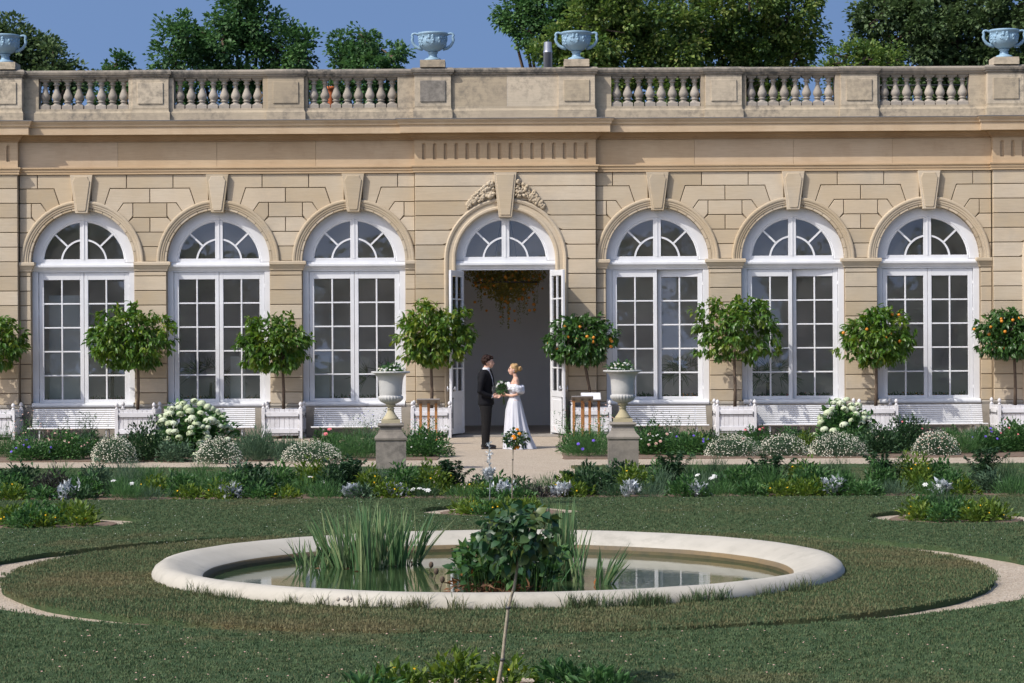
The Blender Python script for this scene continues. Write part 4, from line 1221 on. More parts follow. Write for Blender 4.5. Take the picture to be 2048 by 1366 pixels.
for j, (r, z) in enumerate([(2.572, 0.006), (2.566, -0.04)]):
    for i in range(n):
        a = 2 * math.pi * i / n; vs.append((r * math.cos(a), r * math.sin(a), z + (0.006 * noise.noise(Vector((math.cos(a) * 11, math.sin(a) * 11, 3))) if j == 0 else 0)))
for i in range(n): fs.append((i, (i + 1) % n, n + (i + 1) % n, n + i))
b.add(vs, fs, True); b.obj('algae_line', plain('algae', (0.085, 0.065, 0.022), (0.05, 0.045, 0.018), 9, 0.6), pond)
rc = random.Random(9); c = MB()
for i in range(16):
    a = -1.955 + rc.gauss(0, 0.012); q = rc.uniform(0.012, 0.026)
    c.ellipsoid((3.0 * math.cos(a), 3.0 * math.sin(a), 0.07 + rc.uniform(-0.05, 0.055)), (q, 0.045, q), 8, 6, Matrix.Rotation(a + math.pi / 2, 3, 'Z'))
c.obj('chipped_patch', M['plinth'], pond)
def water_mat():
    m, nt, out = new_mat('pond_water'); t = NT(nt); p = t.pos()
    c = t.mix(t.rng(t.noise(p, 1.1, 4), 0.4, 0.65, 0, 1), (0.020, 0.040, 0.014), (0.042, 0.064, 0.026))
    nb = t.bump(t.math('ADD', t.noise(t.pos((1.4, 5.5, 1)), 2.6, 3), t.math('MULTIPLY', t.noise(p, 22, 2), 0.04)), 0.05, 0.012)
    bs = t.bsdf(c, 0.015, nb, out, **{'Specular IOR Level': 0.5, 'IOR': 1.33})
    return m
M['water'] = water_mat()
o = sheet('pond_water', [circle(POND[0], POND[1], 2.59, 96)], -0.022, M['water'])

M['iris'] = leaf('iris_leaf', [(0.06, 0.14, 0.055), (0.11, 0.20, 0.08), (0.20, 0.27, 0.12), (0.30, 0.34, 0.17)], 0.3, 0.4, 0.4)
M['pondplant'] = leaf('pond_plant_leaf', [(0.025, 0.07, 0.02), (0.045, 0.105, 0.03), (0.085, 0.17, 0.035)], 0.3, 0.4, 0.5)
M['deadleaf'] = leaf('dead_leaf', [(0.10, 0.055, 0.03), (0.19, 0.105, 0.06), (0.28, 0.10, 0.03)], 0.15, 0.7, 0.2)
def reed_clump(label, fans, seed, name='iris_clump'):
    """fans: (px, py of the foot, blades, height m, lean x, spread)"""
    g = np.random.default_rng(seed); Ps, Ds, Ls, Ws, Bs = [], [], [], [], []
    x0, y0 = on_ground(fans[0][0], fans[0][1], -0.02)
    e = empty(name, (x0, y0, -0.03), 0, label, 'water plant', 'iris clumps standing in the pond')
    for px, py, n, h, lean, sp in fans:
        n = int(n * 1.6); h = h * 1.04
        x, y = on_ground(px, py, -0.02)
        P = np.stack([x - x0 + g.normal(0, 0.035, n), y - y0 + g.normal(0, 0.05, n), np.full(n, -0.03)], 1)
        D = np.stack([lean + g.normal(0, sp, n), g.normal(0, sp * 0.7, n), np.full(n, 1.0)], 1)
        Ps.append(P); Ds.append(D); L = h * g.uniform(0.55, 1.05, n); Ls.append(L); Ws.append(g.uniform(0.014, 0.028, n))
        Bs.append(np.stack([(D[:, 0]) * 0.22, D[:, 1] * 0.2, np.full(n, -0.06)], 1))
    P, D, L, W, B = (np.concatenate(q) for q in (Ps, Ds, Ls, Ws, Bs))
    V, F, k = blades(P, D, L, W, B, g, 5)
    put('blades', fast_mesh('iris_blades', V, F, M['iris'], vrep(g.random(len(P)) ** 1.3, k)), e)
    V, F = scatter(LEAF4, P[::5] + np.array([0, 0, 0.03]), rand_dirs(len(P[::5]), g) * np.array([1, 1, 0.3]), np.full(len(P[::5]), 0.07), np.full(len(P[::5]), 0.025), g)
    put('dead_base', fast_mesh('dead_base', V, F, M['deadleaf'], vrep(g.random(len(P[::5])), 4)), e)
reed_clump('large iris clump with tall fanned green blades in the pond', [(690, 1136, 26, 0.60, -0.16, 0.14), (725, 1140, 34, 0.66, -0.06, 0.10), (760, 1134, 30, 0.62, 0.02, 0.10), (800, 1132, 26, 0.58, 0.10, 0.12), (665, 1132, 20, 0.62, -0.28, 0.10), (830, 1126, 22, 0.58, 0.26, 0.14), (740, 1128, 30, 0.68, 0.0, 0.14), (700, 1128, 22, 0.62, -0.08, 0.12), (785, 1126, 22, 0.62, 0.06, 0.12)], 51)
reed_clump('small iris tuft at the left of the large clump', [(607, 1132, 10, 0.36, -0.22, 0.22), (632, 1133, 12, 0.36, -0.06, 0.2), (648, 1134, 5, 0.22, 0.0, 0.2)], 52)
reed_clump('slim upright iris tuft right of the leafy island plant', [(1158, 1163, 12, 0.50, -0.02, 0.09), (1150, 1160, 6, 0.46, 0.08, 0.12)], 53)
reed_clump('iris fan leaning right, apart from the others', [(1196, 1166, 7, 0.36, 0.02, 0.12), (1210, 1168, 13, 0.44, 0.42, 0.16)], 54)
reed_clump('dense upright rush tuft behind the leafy island plant', [(1120, 1160, 40, 0.78, 0.0, 0.06), (1138, 1158, 22, 0.6, 0.06, 0.10), (1105, 1162, 10, 0.4, 0.0, 0.16)], 55)

# leafy island plant with dead leaves
x0, y0 = on_ground(1015, 1183, 0.0)
g = np.random.default_rng(61)
e = empty('island_plant', (x0, y0, -0.03), 0, 'leafy marsh plant with brown dead leaves at its base in the pond', 'water plant')
n = 620; P = np.stack([g.uniform(-0.36, 0.36, n), g.normal(0.14, 0.14, n), np.zeros(n)], 1)
D = np.stack([P[:, 0] * 0.6 + g.normal(0, .14, n), g.normal(0, .18, n), np.ones(n)], 1); L = g.uniform(0.12, 0.5, n) * (1 - 0.9 * np.abs(P[:, 0]) ** 1.3)
V1, F1, k1 = blades(P, D, L, np.full(n, 0.008), np.zeros((n, 3)), g, 3)
tip = P + unit(D) * L[:, None] * 0.97
V2, F2 = scatter(LEAF8, tip, D * 0.6 + rand_dirs(n, g) * 0.8, g.uniform(0.07, 0.13, n), g.uniform(0.05, 0.08, n), g)
V, F, var = merge([(V1, F1, vrep(g.random(n), k1)), (V2, F2, vrep(g.random(n), 8))])
put('leaves', fast_mesh('island_leaves', V, F, M['pondplant'], var), e)
n = 420; P = np.stack([g.normal(-0.08, 0.16, n), g.normal(0.0, 0.10, n), g.random(n) ** 2 * 0.10 + 0.01], 1)
V, F = scatter(LEAF4, P, rand_dirs(n, g) * np.array([1, 1, 0.5]), g.uniform(0.05, 0.12, n), g.uniform(0.012, 0.035, n), g)
V2, F2 = scatter(LEAF8, np.array([(-0.46, 0.25, 0.12), (-0.40, 0.2, 0.14), (0.30, 0.2, 0.16), (0.34, 0.15, 0.12), (-0.26, 0.1, 0.22), (-0.15, 0.05, 0.3)]), rand_dirs(6, g), np.full(6, 0.10), np.full(6, 0.07), g)
V, F, var = merge([(V, F, vrep(g.random(n) * 0.7, 4)), (V2, F2, np.full(48, 0.95))])
put('dead_leaves', fast_mesh('dead_leaves', V, F, M['deadleaf'], var), e)
b = MB(); b.ellipsoid((-0.02, 0.12, 0.0), (0.36, 0.24, 0.04), 18, 8); b.obj('mud', M['soil'], e)
for i, (px, py, h) in enumerate(((858, 1140, 0.03), (868, 1158, 0.05), (880, 1180, 0.07))):
    x, y = on_ground(px, py, -0.02); e = empty('seed_pod', (x, y, -0.022), 0, 'dry brown water plant seed pod on thin stalk', 'seed pod', 'dry seed pods by the leafy island plant')
    b = MB(); b.tube([(0, 0, 0), (0.02, 0, h)], 0.004, 5); b.ellipsoid((0.02, 0, h + 0.02), (0.022, 0.02, 0.03), 8, 6); b.obj('pod', M['bark'], e)
# grass growing against the rim
tb = tuft_mesh('rim_tuft', M['blade_ring'], 40, 9, 0.05, 0.15)
tb2 = tuft_mesh('rim_tuft', M['blade'], 46, 10, 0.06, 0.16)
g = np.random.default_rng(71); rimgrass = []
for me, rng_, cnt in ((tb, (-2.5, -0.6), 42), (tb2, (-1.40, -0.95), 26)):
    V0 = np.empty(len(me.vertices) * 3, dtype=np.float32); me.vertices.foreach_get('co', V0); V0 = V0.reshape(-1, 3)
    F0 = np.array([tuple(p.vertices) for p in me.polygons]); v0 = np.array([d.value for d in me.attributes['var'].data])
    parts = []
    for i in range(cnt):
        a = g.uniform(*rng_); r = 3.07 + g.uniform(-0.01, 0.05); s = g.uniform(0.4, 1.0); th = g.uniform(0, 6.28); c, s_ = math.cos(th), math.sin(th)
        Q = V0 @ np.array([[c, s_, 0], [-s_, c, 0], [0, 0, 1]]) * s + np.array([POND[0] + r * math.cos(a), POND[1] + r * math.sin(a), 0.05])
        parts.append((Q, F0, v0))
    V, F, var = merge(parts); o = put('rim_grass', fast_mesh('rim_grass', V, F, me.materials[0], var)); rimgrass.append(o)
tag(rimgrass[0], 'long dry grass blades growing along the front of the pond rim', 'grass', None, 'stuff'); tag(rimgrass[1], 'thick dark green grass against the right front of the rim', 'grass', None, 'stuff')
# ------------------------------------------------------------------ garden plants
M['green'] = leaf('plant_green', [(0.037, 0.093, 0.031), (0.061, 0.145, 0.044), (0.102, 0.204, 0.060)], 0.3, 0.5, 0.3)
M['deep'] = leaf('plant_deep_green', [(0.022, 0.054, 0.026), (0.038, 0.083, 0.035), (0.064, 0.125, 0.048)], 0.25, 0.5, 0.3)
M['grey'] = leaf('plant_grey_green', [(0.051, 0.094, 0.055), (0.080, 0.138, 0.080), (0.123, 0.189, 0.109)], 0.25, 0.6, 0.2)
M['limeleaf'] = leaf('plant_lime', [(0.057, 0.109, 0.018), (0.103, 0.172, 0.028), (0.184, 0.241, 0.040)], 0.35, 0.5, 0.3)
M['silverleaf'] = leaf('plant_silver', [(0.36, 0.39, 0.40), (0.48, 0.51, 0.53), (0.60, 0.63, 0.65)], 0.15, 0.7, 0.2)
M['purple'] = leaf('plant_bronze', [(0.033, 0.033, 0.030), (0.054, 0.051, 0.045), (0.083, 0.090, 0.060)], 0.2, 0.5, 0.3)
M['roseleaf'] = leaf('rose_leaf', [(0.020, 0.058, 0.026), (0.032, 0.084, 0.035), (0.051, 0.109, 0.041), (0.131, 0.160, 0.036)], 0.3, 0.4, 0.45)
def petal(name, cols): 
    M[name] = leaf(name, cols, 0.25, 0.7, 0.15); return name
petal('p_white', [(0.70, 0.70, 0.66), (0.80, 0.80, 0.78)]); petal('p_cream', [(0.52, 0.48, 0.36), (0.68, 0.64, 0.52), (0.72, 0.70, 0.62)])
petal('p_yellow', [(0.75, 0.45, 0.02), (0.85, 0.55, 0.03)]); petal('p_orange', [(0.75, 0.24, 0.02), (0.82, 0.38, 0.04)])
petal('p_pink', [(0.72, 0.16, 0.20), (0.78, 0.30, 0.30)]); petal('p_violet', [(0.16, 0.10, 0.55), (0.24, 0.16, 0.65)]); petal('p_blush', [(0.60, 0.36, 0.30), (0.66, 0.46, 0.38)])
petal('p_hyd', [(0.42, 0.50, 0.24), (0.58, 0.64, 0.42), (0.72, 0.75, 0.62)])

def dome(n, w, h, g, fill=0.5, dep=0.8):
    d = rand_dirs(n, g); d[:, 2] = np.abs(d[:, 2]); r = g.random(n) ** fill
    lump = 1 + 0.25 * np.sin(d[:, 0] * 5 + g.random() * 6) * np.cos(d[:, 1] * 4 + g.random() * 6)
    return d * (r * lump)[:, None] * np.array([w / 2, w / 2 * dep, h]), d
def flowers(P, N, r, g, petals=5):
    """small flat flowers: rings of petals"""
    n = len(P); a = np.arange(petals) * 2 * math.pi / petals
    N = unit(N); U = unit(np.cross(N, rand_dirs(n, g))); Wv = np.cross(N, U)
    D = (U[:, None, :] * np.cos(a)[None, :, None] + Wv[:, None, :] * np.sin(a)[None, :, None]).reshape(-1, 3)
    return scatter(LEAF4, np.repeat(P, petals, 0), D, np.repeat(r, petals), np.repeat(r * 0.9, petals), g, np.repeat(N, petals, 0))
FACE = np.array([0, -0.75, 0.65])
def plant(kind, x, y, w, h, seed, label, cat='plant', group=None, name=None, fl=None, z=0.015, mat=None):
    g = np.random.default_rng(seed)
    names = {'bush': 'leafy_plant', 'fine': 'feathery_plant', 'silver': 'silver_plant', 'arch': 'arching_shrub', 'wisp': 'wispy_plant', 'daisy': 'daisy_mound', 'needle': 'grey_shrub', 'hyd': 'hydrangea', 'lime': 'lime_plant', 'dark': 'bronze_plant'}
    e = empty(name or names[kind], (x, y, z), 0, label, cat, group)
    parts = []; m = 'green'
    if kind in ('bush', 'lime', 'dark', 'hyd', 'daisy'):
        size = {'bush': 0.075, 'lime': 0.075, 'dark': 0.07, 'hyd': 0.13, 'daisy': 0.035}[kind]
        n = int({'bush': 1100, 'lime': 850, 'dark': 900, 'hyd': 420, 'daisy': 3200}[kind] * max(0.2, w * h / 0.35))
        n = min(n, 4200); P, d = dome(n, w, h, g, 0.42); P[:, 2] *= 0.94
        V, F = scatter(LEAF4 if kind != 'hyd' else LEAF8, P, d + np.array([0, -0.15, 0.35]) + rand_dirs(n, g) * 0.8, g.uniform(0.6, 1.3, n) * size, g.uniform(0.3, 0.55, n) * size * (1.5 if kind == 'hyd' else 1), g)
        parts.append((V, F, vrep(g.random(n), 8 if kind == 'hyd' else 4))); m = {'bush': 'green', 'lime': 'limeleaf', 'dark': 'purple', 'hyd': 'green', 'daisy': 'grey'}[kind]
        ns = 30
        P0 = np.stack([g.normal(0, w * 0.12, ns), g.normal(0, w * 0.1, ns), np.zeros(ns)], 1); T, _ = dome(ns, w * 0.8, h * 0.9, g)
        V, F, k = blades(P0, T - P0, np.linalg.norm(T - P0, axis=1), np.full(ns, 0.008), np.zeros((ns, 3)), g, 2); parts.append((V, F, vrep(g.random(ns) * 0.4, k)))
    if kind in ('fine', 'needle'):
        n = int((1500 if kind == 'fine' else 1700) * max(0.25, w * h / 0.3)); n = min(n, 4200)
        P, d = dome(n, w, h * 0.86, g, 0.45); up = np.array([0, 0, 1.0]) if kind == 'fine' else np.array([0, 0, 1.3])
        L = g.uniform(0.05, 0.13, n) if kind == 'fine' else g.uniform(0.05, 0.10, n)
        V, F, k = blades(P, d * 0.9 + up * 0.8 + rand_dirs(n, g) * 0.6, L, np.full(n, 0.0065 if kind == 'fine' else 0.011), rand_dirs(n, g) * 0.15, g, 2)
        parts.append((V, F, vrep(g.random(n), k))); m = 'green' if kind == 'fine' else 'grey'
    if kind == 'silver':
        n = 46; P = np.stack([g.normal(0, w * .15, n), g.normal(0, w * .12, n), g.random(n) * h * 0.45], 1)
        D = np.stack([P[:, 0] * 4, P[:, 1] * 3, 0.45 + g.random(n)], 1) + rand_dirs(n, g) * 0.5
        V, F = scatter(LEAF8, P, D, g.uniform(0.3, 0.62, n) * h, g.uniform(0.14, 0.24, n) * h, g); parts.append((V, F, vrep(g.random(n), 8)))
        D2 = np.repeat(D, 3, 0) * 0.6 + rand_dirs(n * 3, g) * 0.6; P2 = np.repeat(P + unit(D) * h * 0.22, 3, 0)
        V, F = scatter(LEAF4, P2, D2, g.uniform(0.18, 0.32, n * 3) * h, g.uniform(0.06, 0.1, n * 3) * h, g); parts.append((V, F, vrep(g.random(n * 3), 4))); m = 'silverleaf'
    if kind == 'arch':
        ns = 11; a = g.uniform(0, 2 * math.pi, ns); sp = g.uniform(0.25, 1.0, ns) * w / 2
        for i in range(ns):
            t = np.linspace(0, 1, 26)[:, None]; tipv = np.array([math.cos(a[i]) * sp[i], math.sin(a[i]) * sp[i] * 0.7, h * g.uniform(0.72, 1.0)])
            c = t * tipv * np.array([1, 1, 0]) + np.array([0, 0, 1]) * (tipv[2] * (1.55 * t - 0.62 * t * t))
            V, F, k = blades(c[:-1], c[1:] - c[:-1], np.linalg.norm(c[1:] - c[:-1], axis=1), np.full(25, 0.009), np.zeros((25, 3)), g, 1); parts.append((V, F, np.full(len(V), 0.2)))
            q = np.repeat(c[5:], 4, 0); nq = len(q); tang = unit(np.repeat(np.gradient(c, axis=0)[5:], 4, 0))
            side = unit(np.cross(tang, np.array([0, 0, 1.0]) + rand_dirs(nq, g) * 0.4)) * np.where(np.arange(nq) % 2 == 0, 1, -1)[:, None]
            V, F = scatter(LEAF4, q, side + tang * 0.35 + np.array([0, 0, -0.25]), g.uniform(0.05, 0.085, nq), g.uniform(0.018, 0.03, nq), g); parts.append((V, F, vrep(g.random(nq), 4)))
        m = 'deep'
    if kind == 'wisp':
        n = int(20 * max(0.5, w / 0.5)); P = np.stack([g.normal(0, w * .2, n), g.normal(0, w * .15, n), np.zeros(n)], 1)
        D = np.stack([g.normal(0, .16, n), g.normal(0, .12, n), np.ones(n)], 1); L = h * g.uniform(0.6, 1.0, n); B = np.stack([g.normal(0, .1, n), np.zeros(n), np.zeros(n)], 1)
        V, F, k = blades(P, D, L, np.full(n, 0.009), B, g, 4); parts.append((V, F, vrep(g.random(n), k)))
        q = np.repeat(P, 9, 0) + unit(np.repeat(D, 9, 0)) * (np.repeat(L, 9) * g.random(n * 9))[:, None]
        V, F = scatter(LEAF4, q, rand_dirs(n * 9, g) + np.array([0, 0, 0.5]), g.uniform(0.03, 0.075, n * 9), g.uniform(0.012, 0.025, n * 9), g); parts.append((V, F, vrep(g.random(n * 9), 4))); m = 'green'
        tips = P + unit(D) * L[:, None]
    V, F, var = merge(parts)
    put('foliage', fast_mesh('foliage', V, F, M[mat or m], var), e)
    if kind == 'daisy':
        n = int(760 * w * max(h, 0.3) / 0.42); d = rand_dirs(n, g); d[:, 2] = np.abs(d[:, 2]); P = d * np.array([w / 2, w / 2 * .8, h]) * g.uniform(0.88, 1.06, (n, 1))
        V, F = flowers(P, d * 0.5 + FACE, g.uniform(0.007, 0.0125, n), g, 4); put('blossoms', fast_mesh('blossoms', V, F, M['p_cream'], vrep(g.random(n * 4), 4)), e)
    if fl:
        for mt, cnt, r, zlo in fl:
            d = rand_dirs(cnt, g); d[:, 1] = -np.abs(d[:, 1]); d[:, 2] = np.abs(d[:, 2]) * (1 - zlo) + zlo; d = unit(d)
            P = d * np.array([w / 2, w / 2 * .8, h]) * g.uniform(0.9, 1.12, (cnt, 1))
            tilt = rand_dirs(cnt, g) * 0.55 + np.array([0, 0.25, 0.5]) if mt == 'p_white' else rand_dirs(cnt, g) * .2
            V1, F1 = flowers(P, d * 0.5 + FACE + tilt, np.full(cnt, r), g, 6); V2, F2 = flowers(P + d * r * 0.15, d * 0.5 + FACE + tilt, np.full(cnt, r * (0.4 if mt == 'p_white' else 0.65)), g, 5)
            V, F, var = merge([(V1, F1, vrep(g.random(cnt * 6), 4)), (V2, F2, vrep(g.random(cnt * 5), 4))])
            put('blossoms', fast_mesh('blossoms', V, F, M[mt], var), e)
    return e

# --- hydrangeas: each flower head its own part
heads = []
for s in range(3):
    g = np.random.default_rng(900 + s); n = 150; d = rand_dirs(n, g); d[:, 2] = np.where(d[:, 2] < -0.4, -d[:, 2], d[:, 2])
    P = d * np.array([0.085, 0.085, 0.062]); V, F = flowers(P, d, g.uniform(0.016, 0.024, n), g, 4)
    heads.append(fast_mesh('flower_head', V, F, M['p_hyd'], vrep(np.clip(g.random(n * 4) * 0.5 + 0.2 + 0.15 * s, 0, 1), 4)))
def hydrangea(px, py, wpx, hpx, nh, seed, label):
    x, y = on_ground(px, py); k = y / FOC; w, h = wpx * k, hpx * k
    e = plant('hyd', x, y, w * 0.96, h * 0.9, seed, label, 'shrub', 'hydrangea bushes in the border')
    g = np.random.default_rng(seed + 5); done = []
    for _ in range(4000):
        if len(done) >= nh: break
        d = rand_dirs(1, g)[0]; d[1] = -abs(d[1]) if g.random() < 0.8 else d[1]
        if d[2] < -0.05 or (d[2] < 0.35 and g.random() < 0.55): continue
        d[2] = abs(d[2]); p = d * np.array([w / 2, w / 2 * .8, h * 0.95])
        if all(np.linalg.norm((p - q) * np.array([1, 0.5, 1])) > 0.082 for q in done):
            done.append(p); s = g.uniform(0.72, 1.1); put('flower_head', heads[g.integers(3)], e, tuple(p), (g.uniform(-.5, .2), g.uniform(-.4, .4), g.uniform(0, 6)), (s, s, s))
hydrangea(385, 912, 176, 112, 62, 41, 'larger hydrangea bush crowded with greenish white flower heads')
hydrangea(1688, 896, 122, 100, 38, 42, 'smaller rounded hydrangea bush with greenish white heads before a bench')

# --- border below the facade
MARKS = [(-11.0, 'left pilaster'), (-9.4, 'leftmost bench'), (-8.0, 'first full planter'), (-5.7, 'larger hydrangea'), (-4.8, 'second planter'), (-3.2, 'third bench'), (-1.83, 'left pedestal'), (0.0, 'open door'),
         (1.91, 'right pedestal'), (3.4, 'fourth bench'), (4.95, 'rose-fronted planter'), (6.0, 'smaller hydrangea'), (8.0, 'seventh planter'), (9.4, 'rightmost bench'), (11.0, 'right pilaster')]
def near_mark(x):
    m = min(MARKS, key=lambda q: abs(q[0] - x)); d = x - m[0]
    return ('opposite ' if abs(d) < 0.35 else 'left of ' if d < 0 else 'right of ') + m[1]
def bp(kind, px, py, wpx, hpx, label, seed, fl=None, mat=None, group=None):
    x, y = on_ground(px, py); k = y / FOC
    return plant(kind, x, y, wpx * k, hpx * k, seed, label, 'plant', group, None, fl, 0.015, mat)
border = [
    ('fine', 8, 916, 62, 62, 'bright green conifer-like shrub at the left end of the border', None, 'green'),
    ('bush', 62, 922, 92, 44, 'low green plant with violet flowers near the left border end', [('p_violet', 7, 0.028, 0.2)], None),
    ('wisp', 55, 905, 90, 80, 'thin stemmed plant with tiny blush flowers before the leftmost bench', [('p_blush', 22, 0.014, 0.4)], None),
    ('bush', 132, 920, 110, 58, 'loose green perennial with scattered blush blooms below the leftmost bench', [('p_blush', 12, 0.02, 0.4)], None),
    ('wisp', 168, 906, 110, 88, 'tall thin stemmed plant rising before the leftmost bench', None, 'deep'),
    ('daisy', 228, 926, 92, 52, 'daisy mound left of the dark shrub by the larger hydrangea', None, None),
    ('bush', 292, 922, 118, 78, 'dark spiky-leaved shrub left of the larger hydrangea', None, 'deep'),
    ('bush', 352, 924, 80, 40, 'low grey green plant under the larger hydrangea', None, 'grey'),
    ('daisy', 437, 927, 96, 52, 'daisy mound between the larger hydrangea and the grey shrub', None, None),
    ('needle', 515, 922, 108, 72, 'dense grey green rosemary-like shrub before a planter box', None, None),
    ('needle', 575, 918, 60, 46, 'small grey green tuft beside the rosemary-like shrub', None, None),
    ('daisy', 622, 925, 124, 42, 'wide low daisy mound left of the pink rose', None, None),
    ('bush', 660, 912, 90, 50, 'rose bush with one pink bloom under the third bench', [('p_pink', 2, 0.05, 0.85), ('p_blush', 3, 0.03, 0.5)], None),
    ('fine', 712, 918, 128, 66, 'wide feathery green plant left of the left pedestal', None, 'green'),
    ('wisp', 752, 908, 100, 96, 'lavender stems rising behind the left marble urn', [('p_violet', 14, 0.01, 0.6)], 'grey'),
    ('bush', 852, 914, 108, 56, 'leafy green plant between left pedestal and gravel apron', [('p_white', 6, 0.02, 0.3)], None),
    ('wisp', 850, 906, 110, 78, 'blush flowered stems around the left info stand', [('p_blush', 26, 0.016, 0.4)], None),
    ('fine', 1178, 914, 112, 62, 'dense green plant with violet bells right of the gravel apron', [('p_violet', 3, 0.035, 0.1)], 'green'),
    ('wisp', 1140, 905, 70, 92, 'airy pinkish stems beside the open right door', [('p_blush', 28, 0.012, 0.4)], None),
    ('wisp', 1205, 906, 80, 88, 'blush flowered stems around the right info stands', [('p_blush', 26, 0.016, 0.4)], None),
    ('bush', 1300, 910, 100, 62, 'leafy rose with peach blooms right of the right pedestal', [('p_blush', 6, 0.035, 0.3), ('p_white', 9, 0.022, 0.6)], None),
    ('wisp', 1345, 906, 120, 84, 'dark budded stems before the bench behind the right urn', None, 'deep'),
    ('bush', 1375, 911, 96, 48, 'yellowish green mound with a violet flower cluster', [('p_violet', 5, 0.028, 0.2)], None),
    ('lime', 1395, 906, 60, 36, 'pale lime foliage beside the yellowish mound', None, None),
    ('daisy', 1466, 913, 112, 44, 'daisy mound below the pink rose by a planter box', None, None),
    ('bush', 1508, 902, 84, 46, 'rose with bright pink blooms before a planter box', [('p_pink', 5, 0.034, 0.5)], None),
    ('daisy', 1566, 912, 108, 42, 'daisy mound left of the smaller hydrangea', None, None),
    ('lime', 1612, 906, 56, 42, 'pale green mound touching the smaller hydrangea', None, None),
    ('daisy', 1676, 913, 118, 46, 'daisy mound directly under the smaller hydrangea', None, None),
    ('bush', 1752, 908, 96, 58, 'deep green plant right of the smaller hydrangea', None, 'deep'),
    ('bush', 1815, 902, 100, 70, 'dark leafy shrub with a red bud before the right bench', [('p_pink', 2, 0.02, 0.8)], 'deep'),
    ('daisy', 1872, 911, 96, 48, 'pinkish daisy mound before the right end bench', [('p_blush', 30, 0.014, 0.3)], None),
    ('fine', 1925, 908, 90, 54, 'feathery green plant right of the pinkish daisy mound', None, 'green'),
    ('bush', 1972, 906, 80, 50, 'green plant with violet flowers near the right border end', [('p_violet', 5, 0.028, 0.3)], None),
    ('bush', 2032, 904, 90, 66, 'green plant with red flowers at the right border end', [('p_pink', 8, 0.02, 0.6)], None),
]
for i, (k, px, py, w, h, lb, fl, mt) in enumerate(border): bp(k, px, py, w, h, lb, 500 + i, fl, mt)
rr = random.Random(8)
for i, px in enumerate(list(range(-20, 900, 42)) + list(range(1150, 2080, 42))):
    q = rr.choice(['bush', 'fine', 'bush', 'needle']); hh = rr.uniform(26, 46)
    wx = on_ground(px, 903)[0]
    bp(q, px + rr.uniform(-10, 10), 903 - (px - 1024) * 0.007 + rr.uniform(-3, 6), rr.uniform(58, 86), hh, {'bush': 'low leafy plant at the border back ', 'fine': 'low feathery plant at the border back ', 'needle': 'low grey plant at the border back '}[q] + near_mark(wx), 700 + i, None, rr.choice([None, 'green', 'deep']) if q == 'bush' else None, {'bush': 'leafy filler plants', 'fine': 'feathery filler plants', 'needle': 'grey filler plants'}[q])

# --- long flower bed across the lawn
silver_px = [135, 462, 704, 792, 1003, 1122, 1262, 1395, 1668, 1885]
for i, px in enumerate(silver_px):
    x, y = on_ground(px, 999 - (px - 1024) * 0.006); plant('silver', x, y, 0.34, rr.uniform(0.22, 0.34), 800 + i, 'silver white leaved plant in the long bed, ' + near_mark(x), 'plant', 'silver plants in the long bed', None, None, 0.02)
kinds = {'fine': ('feathery green cosmos clump in the long flower bed', 'cosmos clumps in the long bed'), 'cosmos': ('feathery cosmos clump with white blooms in the long flower bed', 'white cosmos clumps in the long bed'),
         'lime': ('lime green plant with small yellow blooms in the long flower bed', 'lime plants in the long bed'), 'arch': ('dark arching shrub with paired leaflets in the long flower bed', 'arching shrubs in the long bed'),
         'dark': ('low bronze leaved plant in the long flower bed', 'bronze plants in the long bed'), 'mari': ('low plant with orange blooms in the long flower bed', 'orange flowered plants in the long bed'), 'bush': ('mid green leafy plant in the long flower bed', 'leafy plants in the long bed')}
i = 0
for row, (yy, hs, step) in enumerate(((31.2, 1.0, 0.46), (30.6, 0.82, 0.44), (30.0, 0.5, 0.44))):
    x = -7.6 + row * 0.13
    while x < 7.9:
        q = rr.choices(['fine', 'cosmos', 'lime', 'dark', 'mari', 'bush'], [(4, 1.8, 0.9, 0.1, 0.1, 4), (3, 0.8, 1.6, 0.3, 0.2, 4), (1.6, 0.2, 2.2, 0.7, 0.3, 3)][row])[0]
        w, h = rr.uniform(0.40, 0.62), rr.uniform(0.32, 0.54) * hs
        if -0.75 < x < 0.75: h *= 0.62
        lb, gr = kinds[q]; gr2 = gr
        lb = {'fine': 'feathery green clump', 'cosmos': 'feathery clump with white cosmos', 'lime': 'lime green yellow-flowered plant', 'dark': 'bronze leaved plant', 'mari': 'orange flowered plant', 'bush': 'leafy green plant'}[q] + (', back row of long bed, ', ', middle row of long bed, ', ', front row of long bed, ')[row] + near_mark(x)
        fl = {'cosmos': [('p_white', rr.randint(2, 4), 0.042, 0.75)], 'lime': [('p_yellow', rr.randint(0, 3) or 1, 0.014, 0.5)], 'mari': [('p_orange', 3, 0.022, 0.3)]}.get(q)
        kk = {'cosmos': 'fine', 'mari': 'bush'}.get(q, q)
        mt = rr.choice([None, 'deep', 'grey', 'green']) if q in ('fine', 'bush', 'cosmos') else None
        plant(kk, x + rr.uniform(-.08, .08), yy + rr.uniform(-.15, .15), w, h, 1000 + i, lb, 'plant', gr, None, fl, 0.02, mt); i += 1
        x += step * rr.uniform(0.8, 1.25)
for k, (px, hpx, wpx) in enumerate(((10, 66, 90), (500, 70, 100), (690, 82, 110), (905, 74, 120), (1135, 52, 80), (1345, 88, 110), (1545, 84, 100), (1770, 84, 110), (1965, 96, 110))):
    x, y = on_ground(px, 990 - (px - 1024) * 0.006); plant('arch', x, y, wpx * y / FOC, hpx * y / FOC, 1300 + k, 'dark arching shrub with paired leaflets, ' + near_mark(x), 'shrub', kinds['arch'][1], None, None, 0.02)

